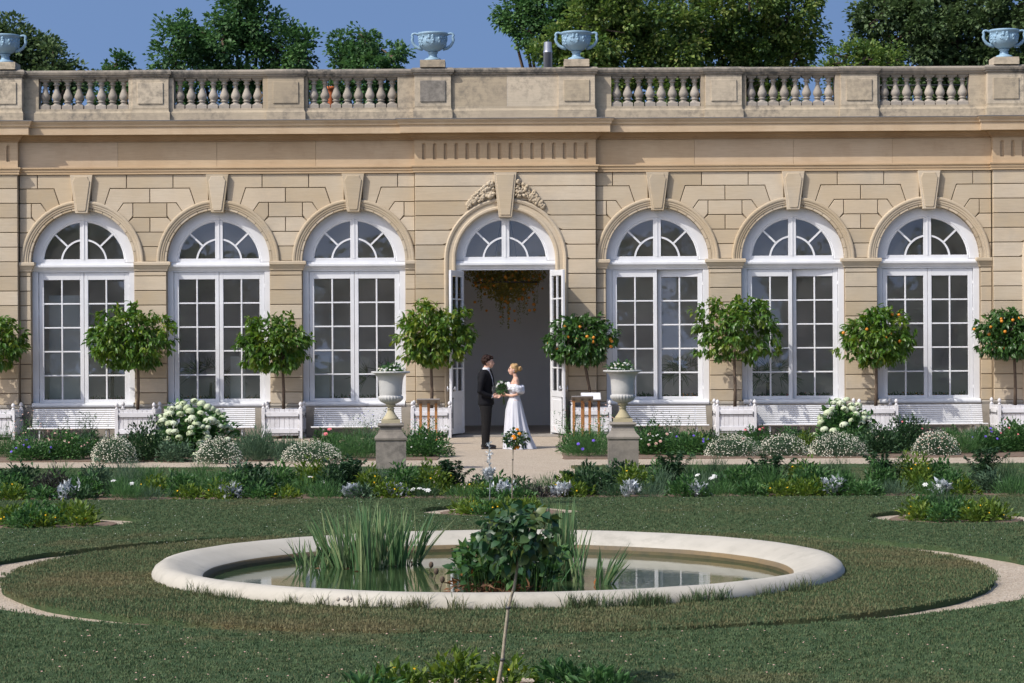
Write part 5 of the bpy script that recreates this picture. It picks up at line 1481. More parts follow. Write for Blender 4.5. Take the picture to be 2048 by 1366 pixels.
# --- round beds
def round_bed(cx, cy, where, seed, low=False):
    rg = random.Random(seed); g = 'plants of the round bed %s' % where
    for k in range(9):
        a = 2 * math.pi * k / 9 + rg.uniform(-.2, .2); r = 0.45 if k else 0.0
        q = 'lime' if k % 3 else 'bush'
        fl = [('p_yellow', 2, 0.011, 0.4)] if q == 'lime' else None
        plant(q, cx + r * math.cos(a), cy + r * math.sin(a), rg.uniform(0.36, 0.5), rg.uniform(0.15, 0.24) * (0.75 if low else 1), seed * 50 + k, ('lime green mound, %s of the round bed %s' if q == 'lime' else 'dark green leafy tuft, %s of the round bed %s') % ('centre' if not k else 'facade side' if math.sin(a) > 0.5 else 'near side' if math.sin(a) < -0.5 else 'right edge' if math.cos(a) > 0 else 'left edge', where), 'plant', g + (' lime' if q == 'lime' else ' leafy'), None, fl, 0.012)
round_bed(BEDS[0][0], BEDS[0][1], 'behind the pond', 31, True); round_bed(BEDS[1][0], BEDS[1][1], 'left of the pond', 32); round_bed(BEDS[2][0], BEDS[2][1], 'right of the pond', 33)
plant('needle', BEDS[2][0] - 0.1, BEDS[2][1] + 0.2, 0.4, 0.32, 3401, 'dark green needle-leaved tuft topping the right round bed', 'plant', None, None, None, 0.012, 'deep')
for k, (x, y, h, q) in enumerate(((-0.52, 13.35, 0.17, 'lime'), (-0.22, 13.5, 0.24, 'lime'), (0.1, 13.45, 0.20, 'lime'), (0.42, 13.5, 0.17, 'bush'), (-0.7, 13.2, 0.15, 'bush'), (0.62, 13.3, 0.15, 'bush'))):
    plant(q, x, y, 0.36, h, 3500 + k, 'lime green mound with yellow blooms at the foot of the near rose stem' if q == 'lime' else 'dark leafy tuft in the bed of the near rose stem', 'plant', 'front bed ' + q, None, [('p_yellow', 2, 0.009, 0.4)] if q == 'lime' else None, 0.012)
# silver spire in the middle bed
x, y = on_ground(979, 1012); e = plant('silver', x, y, 0.13, 0.22, 3600, 'tall thin silver spire plant in the round bed behind the pond', 'plant', None, 'silver_spire', None, 0.30)
b = MB(); b.tube([(0, 0, -0.3), (0.01, 0, 0.0), (0, 0, 0.45)], [0.008, 0.006, 0.004], 6); b.obj('stem', M['silverleaf'], e)
g = np.random.default_rng(5); n = 40; P = np.stack([g.normal(0, .012, n), g.normal(0, .012, n), g.uniform(0.2, 0.5, n)], 1); V, F = scatter(LEAF4, P, rand_dirs(n, g) + np.array([0, 0, .8]), np.full(n, .06), np.full(n, .02), g); put('spire', fast_mesh('spire', V, F, M['silverleaf'], vrep(g.random(n), 4)), e)

# --- standard roses on thin stems
def standard(x, y, path, cz, rx, rz, n, lsize, seed, label, mat, fl, stem_r, cx=0.0):
    g = np.random.default_rng(seed); e = empty('standard_rose', (x, y, 0.01), 0, label, 'rose')
    b = MB(); b.tube(path, [stem_r * (1 - 0.35 * i / (len(path) - 1)) for i in range(len(path))], 9)
    top = Vector(path[-1])
    for i in range(8):
        d = Vector(rand_dirs(1, g)[0]); d.z = abs(d.z) * 0.8; b.tube([top, top + Vector((d.x * rx, d.y * rx, d.z * rz)) * 0.45 + Vector((0, 0, .02)), Vector((cx + d.x * rx * .85, d.y * rx * .85, cz + (d.z - .2) * rz))], [stem_r * .55, stem_r * .35, stem_r * .15], 5)
    b.obj('stem', M['stem'], e)
    for f in (0.28, 0.62):
        q = Vector(path[0]).lerp(Vector(path[-1]), f); j = min(range(len(path)), key=lambda k: abs(path[k][2] - q.z)); pz = Vector(path[j])
        b = MB(); b.lathe([(stem_r * 1.25, -0.008), (stem_r * 1.25, 0.008)], 9, pz); b.obj('tie', M['iron'], e)
    d = rand_dirs(n, g); r = g.random(n) ** 0.4; lump = np.array([1 + 0.3 * noise.noise(Vector((v[0] * 2.2 + seed, v[1] * 2.2, v[2] * 2.2))) for v in d])
    P = d * (r * lump)[:, None] * np.array([rx, rx, rz]) + np.array([cx, 0, cz])
    D = d * 0.5 + rand_dirs(n, g) * 0.7 + np.array([0, 0, -0.35]); L = g.uniform(0.7, 1.25, n) * lsize
    V, F = scatter(LEAF8, P, D, L, L * 0.78, g); put('crown', fast_mesh('crown', V, F, M[mat], vrep(g.random(n), 8)), e)
    for mt, cnt, rad in fl:
        dd = rand_dirs(cnt, g); dd[:, 1] = -np.abs(dd[:, 1]); dd[:, 2] = np.abs(dd[:, 2]) if rad > 0.03 else dd[:, 2]; P = dd * np.array([rx, rx, rz]) * 1.02 + np.array([cx, 0, cz])
        V1, F1 = flowers(P, dd + FACE, np.full(cnt, rad), g, 7); V2, F2 = flowers(P + dd * .01, dd + FACE, np.full(cnt, rad * .6), g, 6); V, F, var = merge([(V1, F1, vrep(g.random(cnt * 7), 4)), (V2, F2, vrep(g.random(cnt * 6), 4))])
        put('blossoms', fast_mesh('blossoms', V, F, M[mt], var), e)
standard(0.03, 13.25, [(0, 0, 0), (0.012, 0, 0.10), (0.035, 0, 0.22), (0.05, 0, 0.36), (0.07, 0, 0.52), (0.105, 0, 0.64), (0.125, 0, 0.76), (0.13, 0, 0.82)], 0.945, 0.245, 0.175, 400, 0.074, 81, 'near standard rose with bare thin stem before the pond', 'roseleaf', [], 0.0115, 0.13)
x, y = on_ground(1024, 1018); standard(x, y, [(0, 0, 0), (0.005, 0, 0.3), (0.012, 0, 0.6), (0.02, 0, 0.78)], 0.86, 0.17, 0.115, 330, 0.042, 82, 'small standard rose with yellow orange blooms in front of the couple', 'roseleaf', [('p_orange', 6, 0.028), ('p_white', 12, 0.016)], 0.009, 0.05)

g = np.random.default_rng(3); P, d = dome(160, 0.3, 0.22, g); V, F = scatter(LEAF4, P + np.array([0, 0, 0.9]), d + rand_dirs(160, g) * .6, np.full(160, .07), np.full(160, .03), g); put('plant', fast_mesh('plant', V, F, M['green'], vrep(g.random(160), 4)), roof_pot)
# --- flowers in the marble urns
for (x, sd, side, hh) in ((-1.83, 91, 'left', 0.13), (1.91, 92, 'right', 0.15)):
    plant('bush', x + (0.02 if sd == 91 else -0.03), 36.9, 0.46, hh, sd, 'white flowered bedding plants spilling from the %s marble urn' % side, 'plant', None, 'urn_planting', [('p_white', 14, 0.028, 0.3), ('p_cream', 8, 0.02, 0.1)], 1.575)
    b = MB(); b.lathe([(0.20, 0), (0.20, 0.02), (0.0, 0.03)], 20); o = b.obj('urn_soil', M['soil'], bpy.data.objects['marble_urn' if sd == 91 else 'marble_urn.001'], (0, 0, 0.78))

# --- fallen leaves and clover on the near lawn
V, F = flowers(np.stack([RNG.uniform(-3.0, 3.4, 160), RNG.uniform(13.6, 16.0, 160), np.full(160, 0.072)], 1), np.tile(np.array([0, -.3, 1.0]), (160, 1)), RNG.uniform(0.004, 0.009, 160), RNG, 4)
o = put('clover_blooms', fast_mesh('clover_blooms', V, F, M['p_blush'], vrep(RNG.random(640), 4))); tag(o, 'pale clover blooms sprinkled over the near lawn', 'clover', None, 'stuff')
V, F = flowers(np.stack([RNG.uniform(-6.0, 6.0, 420), RNG.uniform(22.5, 29.4, 420), np.full(420, 0.075)], 1), np.tile(np.array([0, -.3, 1.0]), (420, 1)), RNG.uniform(0.003, 0.007, 420), RNG, 4)
keep = np.ones(len(F), bool)
o = put('lawn_daisies', fast_mesh('lawn_daisies', V, F, M['p_white'], vrep(RNG.random(1680), 4))); tag(o, 'tiny white daisies sprinkled over the lawn beyond the pond', 'daisies', None, 'stuff')

# ------------------------------------------------------------------ inside the orangery
M['dryflower'] = leaf('hanging_foliage', [(0.20, 0.20, 0.055), (0.34, 0.29, 0.07), (0.52, 0.36, 0.07)], 0.25, 0.6, 0.2)
e = empty('floral_chandelier', (0.0, 52.4, 3.42), 0, 'hanging floral chandelier of greenery and oranges above the doorway', 'chandelier')
g = np.random.default_rng(17)
n = 4600; d = rand_dirs(n, g); r = g.random(n) ** 0.5; a = np.arctan2(d[:, 1], d[:, 0]); P = d * r[:, None] * np.array([0.97, 0.62, 0.46]); P[:, 2] += 0.30 * (np.abs(P[:, 0]) / 0.92) - 0.05
V, F = scatter(LEAF4, P, rand_dirs(n, g), g.uniform(0.05, 0.10, n), g.uniform(0.02, 0.045, n), g); put('greenery', fast_mesh('greenery', V, F, M['dryflower'], vrep(g.random(n) ** 1.4, 4)), e)
b = MB(); b.tube([(0.75 * math.cos(t), 0.5 * math.sin(t), 0.0) for t in np.linspace(0, 2 * math.pi, 33)], 0.02, 6)
for x in (-0.35, 0.35): b.tube([(x, 0, 0), (0, 0, 2.0)], 0.008, 5)
b.obj('ring', M['iron'], e)
for k in range(26):
    x = g.normal(0, 0.33); L = g.uniform(0.3, 0.85) * (1.0 - min(0.75, abs(x) * 0.8)) + 0.15; yy = g.uniform(-.4, .4); m = int(L * 75)
    P = np.stack([x + g.normal(0, .012, m), yy + g.normal(0, .012, m), -0.15 - g.random(m) * L], 1); V, F = scatter(LEAF4, P, rand_dirs(m, g) + np.array([0, 0, -.4]), np.full(m, .045), np.full(m, .022), g)
    put('garland', fast_mesh('garland', V, F, M['dryflower'], vrep(g.random(m) * 0.55, 4)), e)
for k in range(70):
    d = rand_dirs(1, g)[0]; q = g.random(); p = d * np.array([0.95, 0.55, 0.42]) * g.uniform(0.8, 1.05); p[1] = -abs(p[1])
    if q < 0.3: p = np.array([g.normal(0, .42), -0.3, -0.35 - g.random() * 0.55])
    s = g.uniform(0.65, 1.1); put('orange', orange_me, e, tuple(p), (0, 0, 0), (s, s * 0.7, s))
M['palm'] = M['green']
def palm(x, y, label, seed, h=2.2):
    e = empty('indoor_palm', (x, y, 0.03), 0, label, 'palm', 'potted palms inside'); g = np.random.default_rng(seed)
    b = MB(); b.lathe([(0.2, 0), (0.27, 0.5), (0.28, 0.52), (0.24, 0.52), (0.23, 0.45)], 18); b.obj('pot', M['board'], e)
    b = MB(); b.tube([(0, 0, 0.4), (0.03, 0, h * 0.6)], [0.05, 0.03], 7); b.obj('trunk', M['bark'], e)
    parts = []
    for k in range(11):
        d = rand_dirs(1, g)[0]; d[2] = abs(d[2]) * 0.6 + 0.15; c = np.array([0.03, 0, h * 0.6]) + d * 0.45; n = 22
        D = d[None] * 0.9 + rand_dirs(n, g) * 0.75; V, F, kk = blades(np.tile(c, (n, 1)), D, g.uniform(.3, .5, n), np.full(n, .022), np.tile(np.array([0, 0, -.25]), (n, 1)), g, 3); parts.append((V, F, vrep(g.random(n), kk)))
    V, F, v = merge(parts); put('fronds', fast_mesh('fronds', V, F, M['green'], v), e)
palm(-8.95, FW + 1.5, 'potted fan palm behind the leftmost window', 21, 2.9); palm(-6.75, FW + 1.7, 'potted palm beside white stand inside the second window', 22, 1.9); palm(-2.9, FW + 1.9, 'potted palm inside the third window', 23, 1.8); palm(3.95, FW + 1.8, 'potted palm inside the slightly open window right of the door', 24, 1.9); palm(5.95, FW + 2.0, 'potted palm inside the second slightly open window', 25, 1.8)
for i, cx in enumerate(WIN):
    wh = ['leftmost window', 'window behind the larger hydrangea', 'window behind the left urn', 'window behind the right urn', 'window left of the smaller hydrangea', 'window at the right end'][i]
    e = empty('indoor_trough', (cx, FW + 0.85, 0.03), 0, 'low planted trough inside the %s' % wh, 'planter', 'planted troughs inside the windows')
    b = MB(); b.box(-0.95, 0.95, -0.14, 0.14, 0, 0.70, 0.01); b.obj('trough', M['board'], e)
    g = np.random.default_rng(60 + i); n = 420; P = np.stack([g.uniform(-.95, .95, n), g.uniform(-.14, .14, n), 0.70 + g.random(n) * 0.12], 1); V, F = scatter(LEAF4, P, rand_dirs(n, g) + np.array([0, 0, .8]), g.uniform(.05, .12, n), g.uniform(.02, .04, n), g); put('plants', fast_mesh('plants', V, F, M['green'], vrep(g.random(n), 4)), e)
    V, F = flowers(np.stack([g.uniform(-.9, .9, 12), np.full(12, -.15), 0.78 + g.random(12) * .08], 1), np.tile(FACE, (12, 1)), np.full(12, .022), g, 5); put('blossoms', fast_mesh('blossoms', V, F, M['p_orange' if i % 2 else 'p_pink'], vrep(g.random(60), 4)), e)
e = empty('folding_screen', (-9.80, FW + 0.60, 0.03), 0, 'pale grey standing screen inside the leftmost window', 'screen'); b = MB(); b.box(-0.38, 0.34, 0, 0.04, 0, 3.12, 0.006); b.box(-0.38, 0.34, -0.004, 0.0, 2.88, 2.92); b.obj('panel', M['screen'], e)
e = empty('curtain', (-9.36, FW + 0.58, 0.03), 0, 'gathered white curtain hanging beside the pale screen', 'curtain'); b = MB()
vs = []; fs = []; nx, nz = 40, 24
for j in range(nz + 1):
    z = 2.95 * j / nz; wd = 0.12 + 0.04 * math.sin(j * .5) + (0.06 if j > 20 else 0)
    for i in range(nx + 1):
        u = i / nx; vs.append((-0.1 + wd * 1.6 * u + 0.01 * math.sin(z * 3), 0.03 * math.sin(u * 26 + z * .6), z))
for j in range(nz):
    for i in range(nx): fs.append((j * (nx + 1) + i, j * (nx + 1) + i + 1, (j + 1) * (nx + 1) + i + 1, (j + 1) * (nx + 1) + i))
b.add(vs, fs, True); b.obj('cloth', M['curtain'], e)
for x, lb in ((-5.98, 'white display stand inside the second window'), (-4.1, 'white display stand inside the third window')):
    e = empty('display_stand', (x, FW + 0.56, 0.03), 0, lb, 'stand', 'white display stands inside'); b = MB(); b.box(-0.17, 0.17, 0, 0.06, 0, 1.75, 0.01); b.box(-0.22, 0.22, -0.1, 0.16, 0, 0.05, 0.01); b.obj('panel', M['screen'], e)
# ------------------------------------------------------------------ the couple
def cloth(name, c1, c2, rough=0.8, scale=30, sheen=0.0):
    m = plain(name, c1, c2, scale, rough, 0.15, 120, 0.12); return m
M['skin'] = plain('skin', (0.60, 0.36, 0.26), (0.54, 0.31, 0.22), 14, 0.5)
M['suit'] = cloth('black_wool', (0.009, 0.009, 0.011), (0.006, 0.006, 0.008), 0.75)
M['trouser'] = cloth('charcoal_wool', (0.016, 0.015, 0.015), (0.011, 0.0105, 0.0105), 0.8)
M['shirt'] = cloth('shirt_cotton', (0.74, 0.74, 0.76), (0.68, 0.68, 0.71), 0.7)
M['shoe'] = plain('shoe_leather', (0.018, 0.015, 0.015), (0.012, 0.01, 0.01), 20, 0.22)
M['hair_dark'] = plain('dark_hair', (0.030, 0.014, 0.010), (0.018, 0.009, 0.007), 60, 0.6, 0.6, 140, 0.15)
M['hair_blond'] = plain('blond_hair', (0.42, 0.27, 0.12), (0.30, 0.18, 0.075), 55, 0.5, 0.6, 140, 0.25)
M['satin'] = plain('white_satin', (0.53, 0.53, 0.565), (0.49, 0.49, 0.53), 6, 0.42)
M['organza'] = plain('white_organza', (0.64, 0.64, 0.68), (0.58, 0.58, 0.63), 18, 0.6, 0.3, 60)
M['eye'] = plain('eye_dark', (0.03, 0.02, 0.018), None, 20, 0.2)
M['lip'] = plain('lips', (0.45, 0.16, 0.13), None, 20, 0.45)

def rings(mb, secs, n=22):
    """horizontal elliptical sections (cx, cy, z, rx, ry) lofted into a closed body"""
    vs = []; fs = []
    for cx, cy, z, rx, ry in secs:
        for i in range(n):
            a = 2 * math.pi * i / n; vs.append((cx + rx * math.cos(a), cy + ry * math.sin(a), z))
    for j in range(len(secs) - 1):
        for i in range(n): fs.append((j * n + i, j * n + (i + 1) % n, (j + 1) * n + (i + 1) % n, (j + 1) * n + i))
    fs.append(tuple(range(n))[::-1]); fs.append(tuple((len(secs) - 1) * n + i for i in range(n)))
    mb.add(vs, fs, True)
def skin_over(mb, name, mat, parent, voxel=0.009, smooth=4):
    """fuse overlapping shapes into one continuous surface"""
    tmp = mb.obj(name + '_tmp', mat)
    md = tmp.modifiers.new('fuse', 'REMESH'); md.mode = 'VOXEL'; md.voxel_size = voxel; md.use_smooth_shade = True
    if smooth: sm = tmp.modifiers.new('smooth', 'SMOOTH'); sm.iterations = smooth; sm.factor = 0.5
    dg = bpy.context.evaluated_depsgraph_get(); me = bpy.data.meshes.new_from_object(tmp.evaluated_get(dg)); me.name = name
    old = tmp.data; bpy.data.objects.remove(tmp); bpy.data.meshes.remove(old)
    me.materials.clear(); me.materials.append(mat)
    return put(name, me, parent)
def hand(mb, wrist, d, up, s=1.0, curl=0.35):
    """palm, four unequal bent fingers and a thumb; d = pointing direction, up = back-of-hand side of the thumb"""
    w = Vector(wrist); d = Vector(d).normalized(); up = Vector(up).normalized(); n = d.cross(up).normalized()
    pc = w + d * 0.045 * s
    mb.tube([w - d * 0.02, w + d * 0.02 * s, pc, w + d * 0.085 * s], [0.023, 0.027, 0.034, 0.031], 10, True, 0.55)
    for k, (o, L) in enumerate(((0.027, 0.072), (0.009, 0.082), (-0.009, 0.076), (-0.026, 0.060))):
        b0 = w + d * 0.078 * s + up * o * s; L *= s
        b1 = b0 + d * L * 0.45 + n * L * curl * 0.25; b2 = b1 + d * L * 0.35 + n * L * curl * 0.55; b3 = b2 + d * L * 0.15 + n * L * curl * 0.6
        mb.tube([b0 - d * 0.02, b0, b1, b2, b3], [0.010, 0.0095, 0.009, 0.0082, 0.006], 7)
    t0 = w + d * 0.022 * s + up * 0.024 * s; t1 = t0 + (d * 0.6 + up * 0.75).normalized() * 0.034 * s; t2 = t1 + (d * 0.95 + up * 0.25).normalized() * 0.032 * s
    mb.tube([t0 - up * 0.01, t0, t1, t2], [0.012, 0.0125, 0.010, 0.008], 7)
def head(mb, c, s=1.0, female=False):
    """cranium, face, jaw, nose, ears around centre c; faces +x"""
    x, y, z = c
    mb.ellipsoid((x - 0.012, y, z + 0.022), (0.092 * s, 0.074 * s, 0.092 * s), 18, 12)
    mb.ellipsoid((x + 0.026, y, z - 0.022), (0.064 * s, 0.062 * s, 0.088 * s), 16, 12)
    mb.ellipsoid((x + 0.046, y, z - 0.082), (0.036 * s, 0.036 * s, 0.028 * s), 12, 8)
    mb.ellipsoid((x + 0.070, y, z + 0.020), (0.024 * s, 0.052 * s, 0.014 * s), 10, 8)
    mb.tube([(x + 0.083 * s, y, z + 0.012), (x + 0.098 * s, y, z - 0.012), (x + 0.107 * s, y, z - 0.030), (x + 0.086 * s, y, z - 0.040)], [0.009, 0.011, 0.013, 0.010], 8)
    mb.ellipsoid((x + 0.082 * s, y, z - 0.058), (0.014, 0.022, 0.010), 10, 7)
    for sg in (-1, 1): mb.ellipsoid((x - 0.012, y + sg * 0.073 * s, z - 0.012), (0.018, 0.010, 0.030), 8, 7)
def face_parts(c, parent, s=1.0):
    x, y, z = c
    for sg in (-1, 1):
        b = MB(); b.ellipsoid((x + 0.076 * s, y + sg * 0.029 * s, z - 0.001), (0.010, 0.013, 0.008), 8, 6); b.obj('eye', M['eye'], parent)
        b = MB(); b.tube([(x + 0.084 * s, y + sg * 0.015, z + 0.022), (x + 0.085 * s, y + sg * 0.034, z + 0.026), (x + 0.072 * s, y + sg * 0.05, z + 0.02)], 0.005, 5); b.obj('eyebrow', M['hair_dark'], parent)
    b = MB(); b.ellipsoid((x + 0.091 * s, y, z - 0.060), (0.008, 0.02, 0.007), 8, 6); b.obj('mouth', M['lip'], parent)

# --- the man in the dark suit
gx, gy = on_ground(973, 898)
groom = empty('person', (gx, gy, 0.0), 0, 'man with curly dark hair in a black suit, one hand held out', 'person')
HC = (0.050, 0.0, 1.672)
b = MB(); head(b, HC)
b.tube([(-0.03, 0, 1.42), (-0.01, 0, 1.52), (0.018, 0, 1.60)], [0.062, 0.056, 0.056], 12)
rings(b, [(-0.01, 0, 0.90, 0.10, 0.14), (-0.012, 0, 1.10, 0.095, 0.13), (-0.015, 0, 1.30, 0.10, 0.155), (-0.03, 0, 1.42, 0.09, 0.17), (-0.025, 0, 1.48, 0.05, 0.07)])
for sg in (-1, 1):
    rings(b, [(-0.01, sg * 0.09, 0.06, 0.045, 0.04), (-0.012, sg * 0.088, 0.45, 0.055, 0.05), (-0.01, sg * 0.085, 0.92, 0.085, 0.075)], 14)
    b.ellipsoid((0.03, sg * 0.09, 0.045), (0.11, 0.035, 0.03), 10, 7)
arms_g = {-1: [(-0.05, -0.175, 1.435), (-0.095, -0.225, 1.28), (-0.118, -0.24, 1.115), (0.0, -0.225, 1.045), (0.115, -0.185, 1.015)], 1: [(-0.05, 0.175, 1.435), (-0.075, 0.225, 1.28), (-0.08, 0.235, 1.125), (0.03, 0.20, 1.06), (0.125, 0.13, 1.04)]}
for sg, A in arms_g.items():
    b.tube(A, [0.045, 0.042, 0.037, 0.033, 0.024], 10)
    d = (1, 0.22, 0.0) if sg < 0 else (0.95, -0.3, 0.02)
    hand(b, A[-1], d, (0.1, 0, 1), 1.05, 0.35 if sg < 0 else 0.6)
skin_over(b, 'body', M['skin'], groom, 0.0065, 3); face_parts(HC, groom)
b = MB()
rings(b, [(-0.012, 0, 0.845, 0.150, 0.185), (-0.005, 0, 0.88, 0.160, 0.195), (-0.008, 0, 0.98, 0.150, 0.188), (-0.018, 0, 1.11, 0.132, 0.170), (-0.02, 0, 1.26, 0.140, 0.190), (-0.028, 0, 1.38, 0.140, 0.205), (-0.036, 0, 1.45, 0.118, 0.19), (-0.036, 0, 1.50, 0.088, 0.13), (-0.030, 0, 1.535, 0.068, 0.078)], 28)
for sg, A in arms_g.items():
    q = Vector(A[-1]) - (Vector(A[-1]) - Vector(A[-2])).normalized() * 0.012
    b.tube([(A[0][0], A[0][1] * 0.75, A[0][2] + 0.005)] + A[:4] + [tuple(q)], [0.07, 0.076, 0.064, 0.06, 0.051, 0.041], 14)
    b.ellipsoid((A[0][0] + 0.005, A[0][1], A[0][2]), (0.07, 0.06, 0.06), 12, 9)
for z in (1.16, 1.09): b.ellipsoid((-0.155, -0.02, z), (0.012, 0.11, 0.02), 8, 6)
jk = skin_over(b, 'jacket', M['suit'], groom, 0.009, 5)
b = MB()
for sg in (-1, 1): b.prism([(0.055, 1.50), (0.118, 1.34), (0.142, 1.14), (0.118, 1.22), (0.09, 1.36), (0.04, 1.50)], sg * 0.075 - 0.012, sg * 0.075 + 0.012, 0.003)
b.obj('lapel', M['suit'], jk)
b = MB(); b.box(-0.085, 0.02, -0.205, -0.196, 0.985, 1.02, 0.003); b.obj('pocket_flap', M['suit'], jk)
b = MB(); rings(b, [(0.012, 0, 1.12, 0.126, 0.06), (0.012, 0, 1.26, 0.132, 0.068), (0.005, 0, 1.38, 0.118, 0.066), (-0.006, 0, 1.47, 0.085, 0.062), (-0.004, 0, 1.52, 0.072, 0.068), (0.004, 0, 1.55, 0.069, 0.068), (0.006, 0, 1.568, 0.064, 0.064)], 24)
for sg, A in arms_g.items():
    v = (Vector(A[-1]) - Vector(A[-2])).normalized(); b.tube([Vector(A[-1]) - v * 0.03, Vector(A[-1]) + v * 0.006], 0.034, 12)
b.obj('shirt', M['shirt'], groom)
b = MB(); b.tube([(0.078, 0, 1.535), (0.108, 0, 1.48), (0.137, 0, 1.36), (0.150, 0, 1.22)], [0.018, 0.012, 0.02, 0.026], 8, True, 0.4); b.obj('tie', M['suit'], groom)
b = MB(); rings(b, [(-0.006, 0, 0.80, 0.130, 0.165), (-0.008, 0, 0.90, 0.132, 0.168), (-0.01, 0, 0.98, 0.125, 0.16)], 26)
for sg in (-1, 1):
    rings(b, [(-0.022, sg * 0.088, 0.055, 0.076, 0.066), (-0.016, sg * 0.088, 0.10, 0.074, 0.066), (-0.014, sg * 0.089, 0.28, 0.083, 0.072), (-0.004, sg * 0.089, 0.47, 0.092, 0.080), (-0.002, sg * 0.088, 0.66, 0.106, 0.088), (-0.004, sg * 0.085, 0.84, 0.124, 0.092)], 20)
    for z, r_ in ((0.10, 0.078), (0.15, 0.077), (0.44, 0.094)): b.ellipsoid((-0.016, sg * 0.088, z), (r_ + 0.004, 0.07, 0.016), 14, 6)
skin_over(b, 'trousers', M['trouser'], groom, 0.009, 4)
for sg in (-1, 1):
    b = MB(); b.ellipsoid((0.045, sg * 0.09, 0.045), (0.150, 0.047, 0.043), 18, 10); b.ellipsoid((-0.04, sg * 0.09, 0.065), (0.068, 0.045, 0.05), 14, 9); b.box(-0.10, 0.0, sg * 0.09 - 0.038, sg * 0.09 + 0.038, 0.0, 0.03, 0.006); b.box(0.02, 0.19, sg * 0.09 - 0.038, sg * 0.09 + 0.038, 0.0, 0.014, 0.005)
    skin_over(b, 'shoe', M['shoe'], groom, 0.006, 3)
rr = random.Random(12); b = MB()
b.ellipsoid((HC[0] - 0.024, 0, HC[2] + 0.045), (0.092, 0.081, 0.076), 18, 12)
for i in range(150):
    d = Vector((rr.gauss(0, 1), rr.gauss(0, 1), rr.gauss(0, 1))).normalized()
    if d.z < 0.15 and not (d.x < -0.15 and d.z > -0.65): continue
    if d.x > 0.55 and d.z < 0.45: continue
    q = rr.uniform(0.017, 0.029); b.ellipsoid((HC[0] - 0.02 + d.x * 0.106, d.y * 0.09, HC[2] + 0.034 + d.z * 0.106), (q, q, q * 0.9), 7, 5)
skin_over(b, 'hair', M['hair_dark'], groom, 0.007, 1)

# --- the woman in the white gown (built facing +x, turned to face the man)
bx_, by_ = on_ground(1031, 898)
bride = empty('person', (bx_, by_, 0.0), math.pi, 'woman in a white off-shoulder gown holding a bouquet', 'person')
HB = (0.034, 0.0, 1.535)
b = MB(); head(b, HB, 0.92, True)
b.tube([(-0.02, 0, 1.30), (-0.008, 0, 1.38), (0.012, 0, 1.45)], [0.055, 0.042, 0.042], 12)
rings(b, [(0.0, 0, 0.92, 0.11, 0.15), (0.008, 0, 1.03, 0.085, 0.115), (0.012, 0, 1.15, 0.098, 0.13), (0.0, 0, 1.27, 0.085, 0.15), (-0.01, 0, 1.34, 0.062, 0.14), (-0.012, 0, 1.375, 0.045, 0.075)])
for sg in (-1, 1):
    rings(b, [(0, sg * 0.08, 0.05, 0.04, 0.035), (0, sg * 0.08, 0.45, 0.05, 0.048), (0, sg * 0.08, 0.95, 0.08, 0.075)], 12); b.ellipsoid((0.04, sg * 0.08, 0.035), (0.10, 0.03, 0.025), 10, 6)
arms_b = {1: [(-0.012, 0.145, 1.315), (-0.035, 0.18, 1.19), (-0.035, 0.19, 1.055), (0.07, 0.13, 1.03), (0.165, 0.045, 1.045)], -1: [(-0.012, -0.145, 1.315), (-0.03, -0.175, 1.19), (-0.02, -0.18, 1.06), (0.08, -0.12, 1.03), (0.17, -0.03, 1.03)]}
for sg, A in arms_b.items():
    b.tube(A, [0.040, 0.036, 0.031, 0.028, 0.020], 10); b.ellipsoid(A[0], (0.044, 0.044, 0.044), 10, 8)
    hand(b, A[-1], (0.92, -0.35 * sg, 0.1), (0.05, 0.1, 1), 0.86, 0.9 * sg)
skin_over(b, 'body', M['skin'], bride, 0.0062, 3); face_parts(HB, bride, 0.92)
# skirt with folds and a short train
b = MB(); n = 120; m = 34; vs = []; fs = []
def lerp_tab(tab, z):
    for (z0, v0), (z1, v1) in zip(tab, tab[1:]):
        if z0 >= z >= z1: return v0 + (v1 - v0) * (z0 - z) / (z0 - z1)
    return tab[-1][1]
fr = [(1.22, .105), (1.10, .112), (1.03, .098), (0.9, .15), (0.75, .185), (0.5, .20), (0.25, .21), (0.0, .225)]
bk = [(1.22, .085), (1.10, .085), (1.03, .078), (0.9, .12), (0.75, .155), (0.5, .21), (0.25, .275), (0.0, .375)]
wd = [(1.22, .142), (1.10, .135), (1.03, .12), (0.9, .165), (0.75, .19), (0.5, .235), (0.25, .275), (0.0, .31)]
for j in range(m + 1):
    z = 1.22 * (1 - j / m); F0, B0, W0 = lerp_tab(fr, z), lerp_tab(bk, z), lerp_tab(wd, z); am = max(0.0, (1.03 - z)) 
    for i in range(n):
        a = 2 * math.pi * i / n; c, s_ = math.cos(a), math.sin(a)
        fold = 1 + am * (0.10 * math.sin(11 * a + 1.2 * math.sin(2 * a) + z * 0.7) + 0.03 * math.sin(23 * a + 2 + z)) + 0.05 * am * math.sin(5 * a + 0.6)
        vs.append(((F0 if c > 0 else B0) * c * fold, W0 * s_ * fold, z + 0.004 if j < m else 0.006))
for j in range(m):
    for i in range(n): fs.append((j * n + i, j * n + (i + 1) % n, (j + 1) * n + (i + 1) % n, (j + 1) * n + i))
b.add(vs, fs, True); gown = b.obj('gown', M['satin'], bride)
b = MB(); b.tube([(0.10 * math.cos(t) + .008, 0.124 * math.sin(t), 1.035) for t in np.linspace(0, 2 * math.pi, 33)], 0.010, 8); b.obj('waistband', M['satin'], gown)
rr = random.Random(33); b = MB()
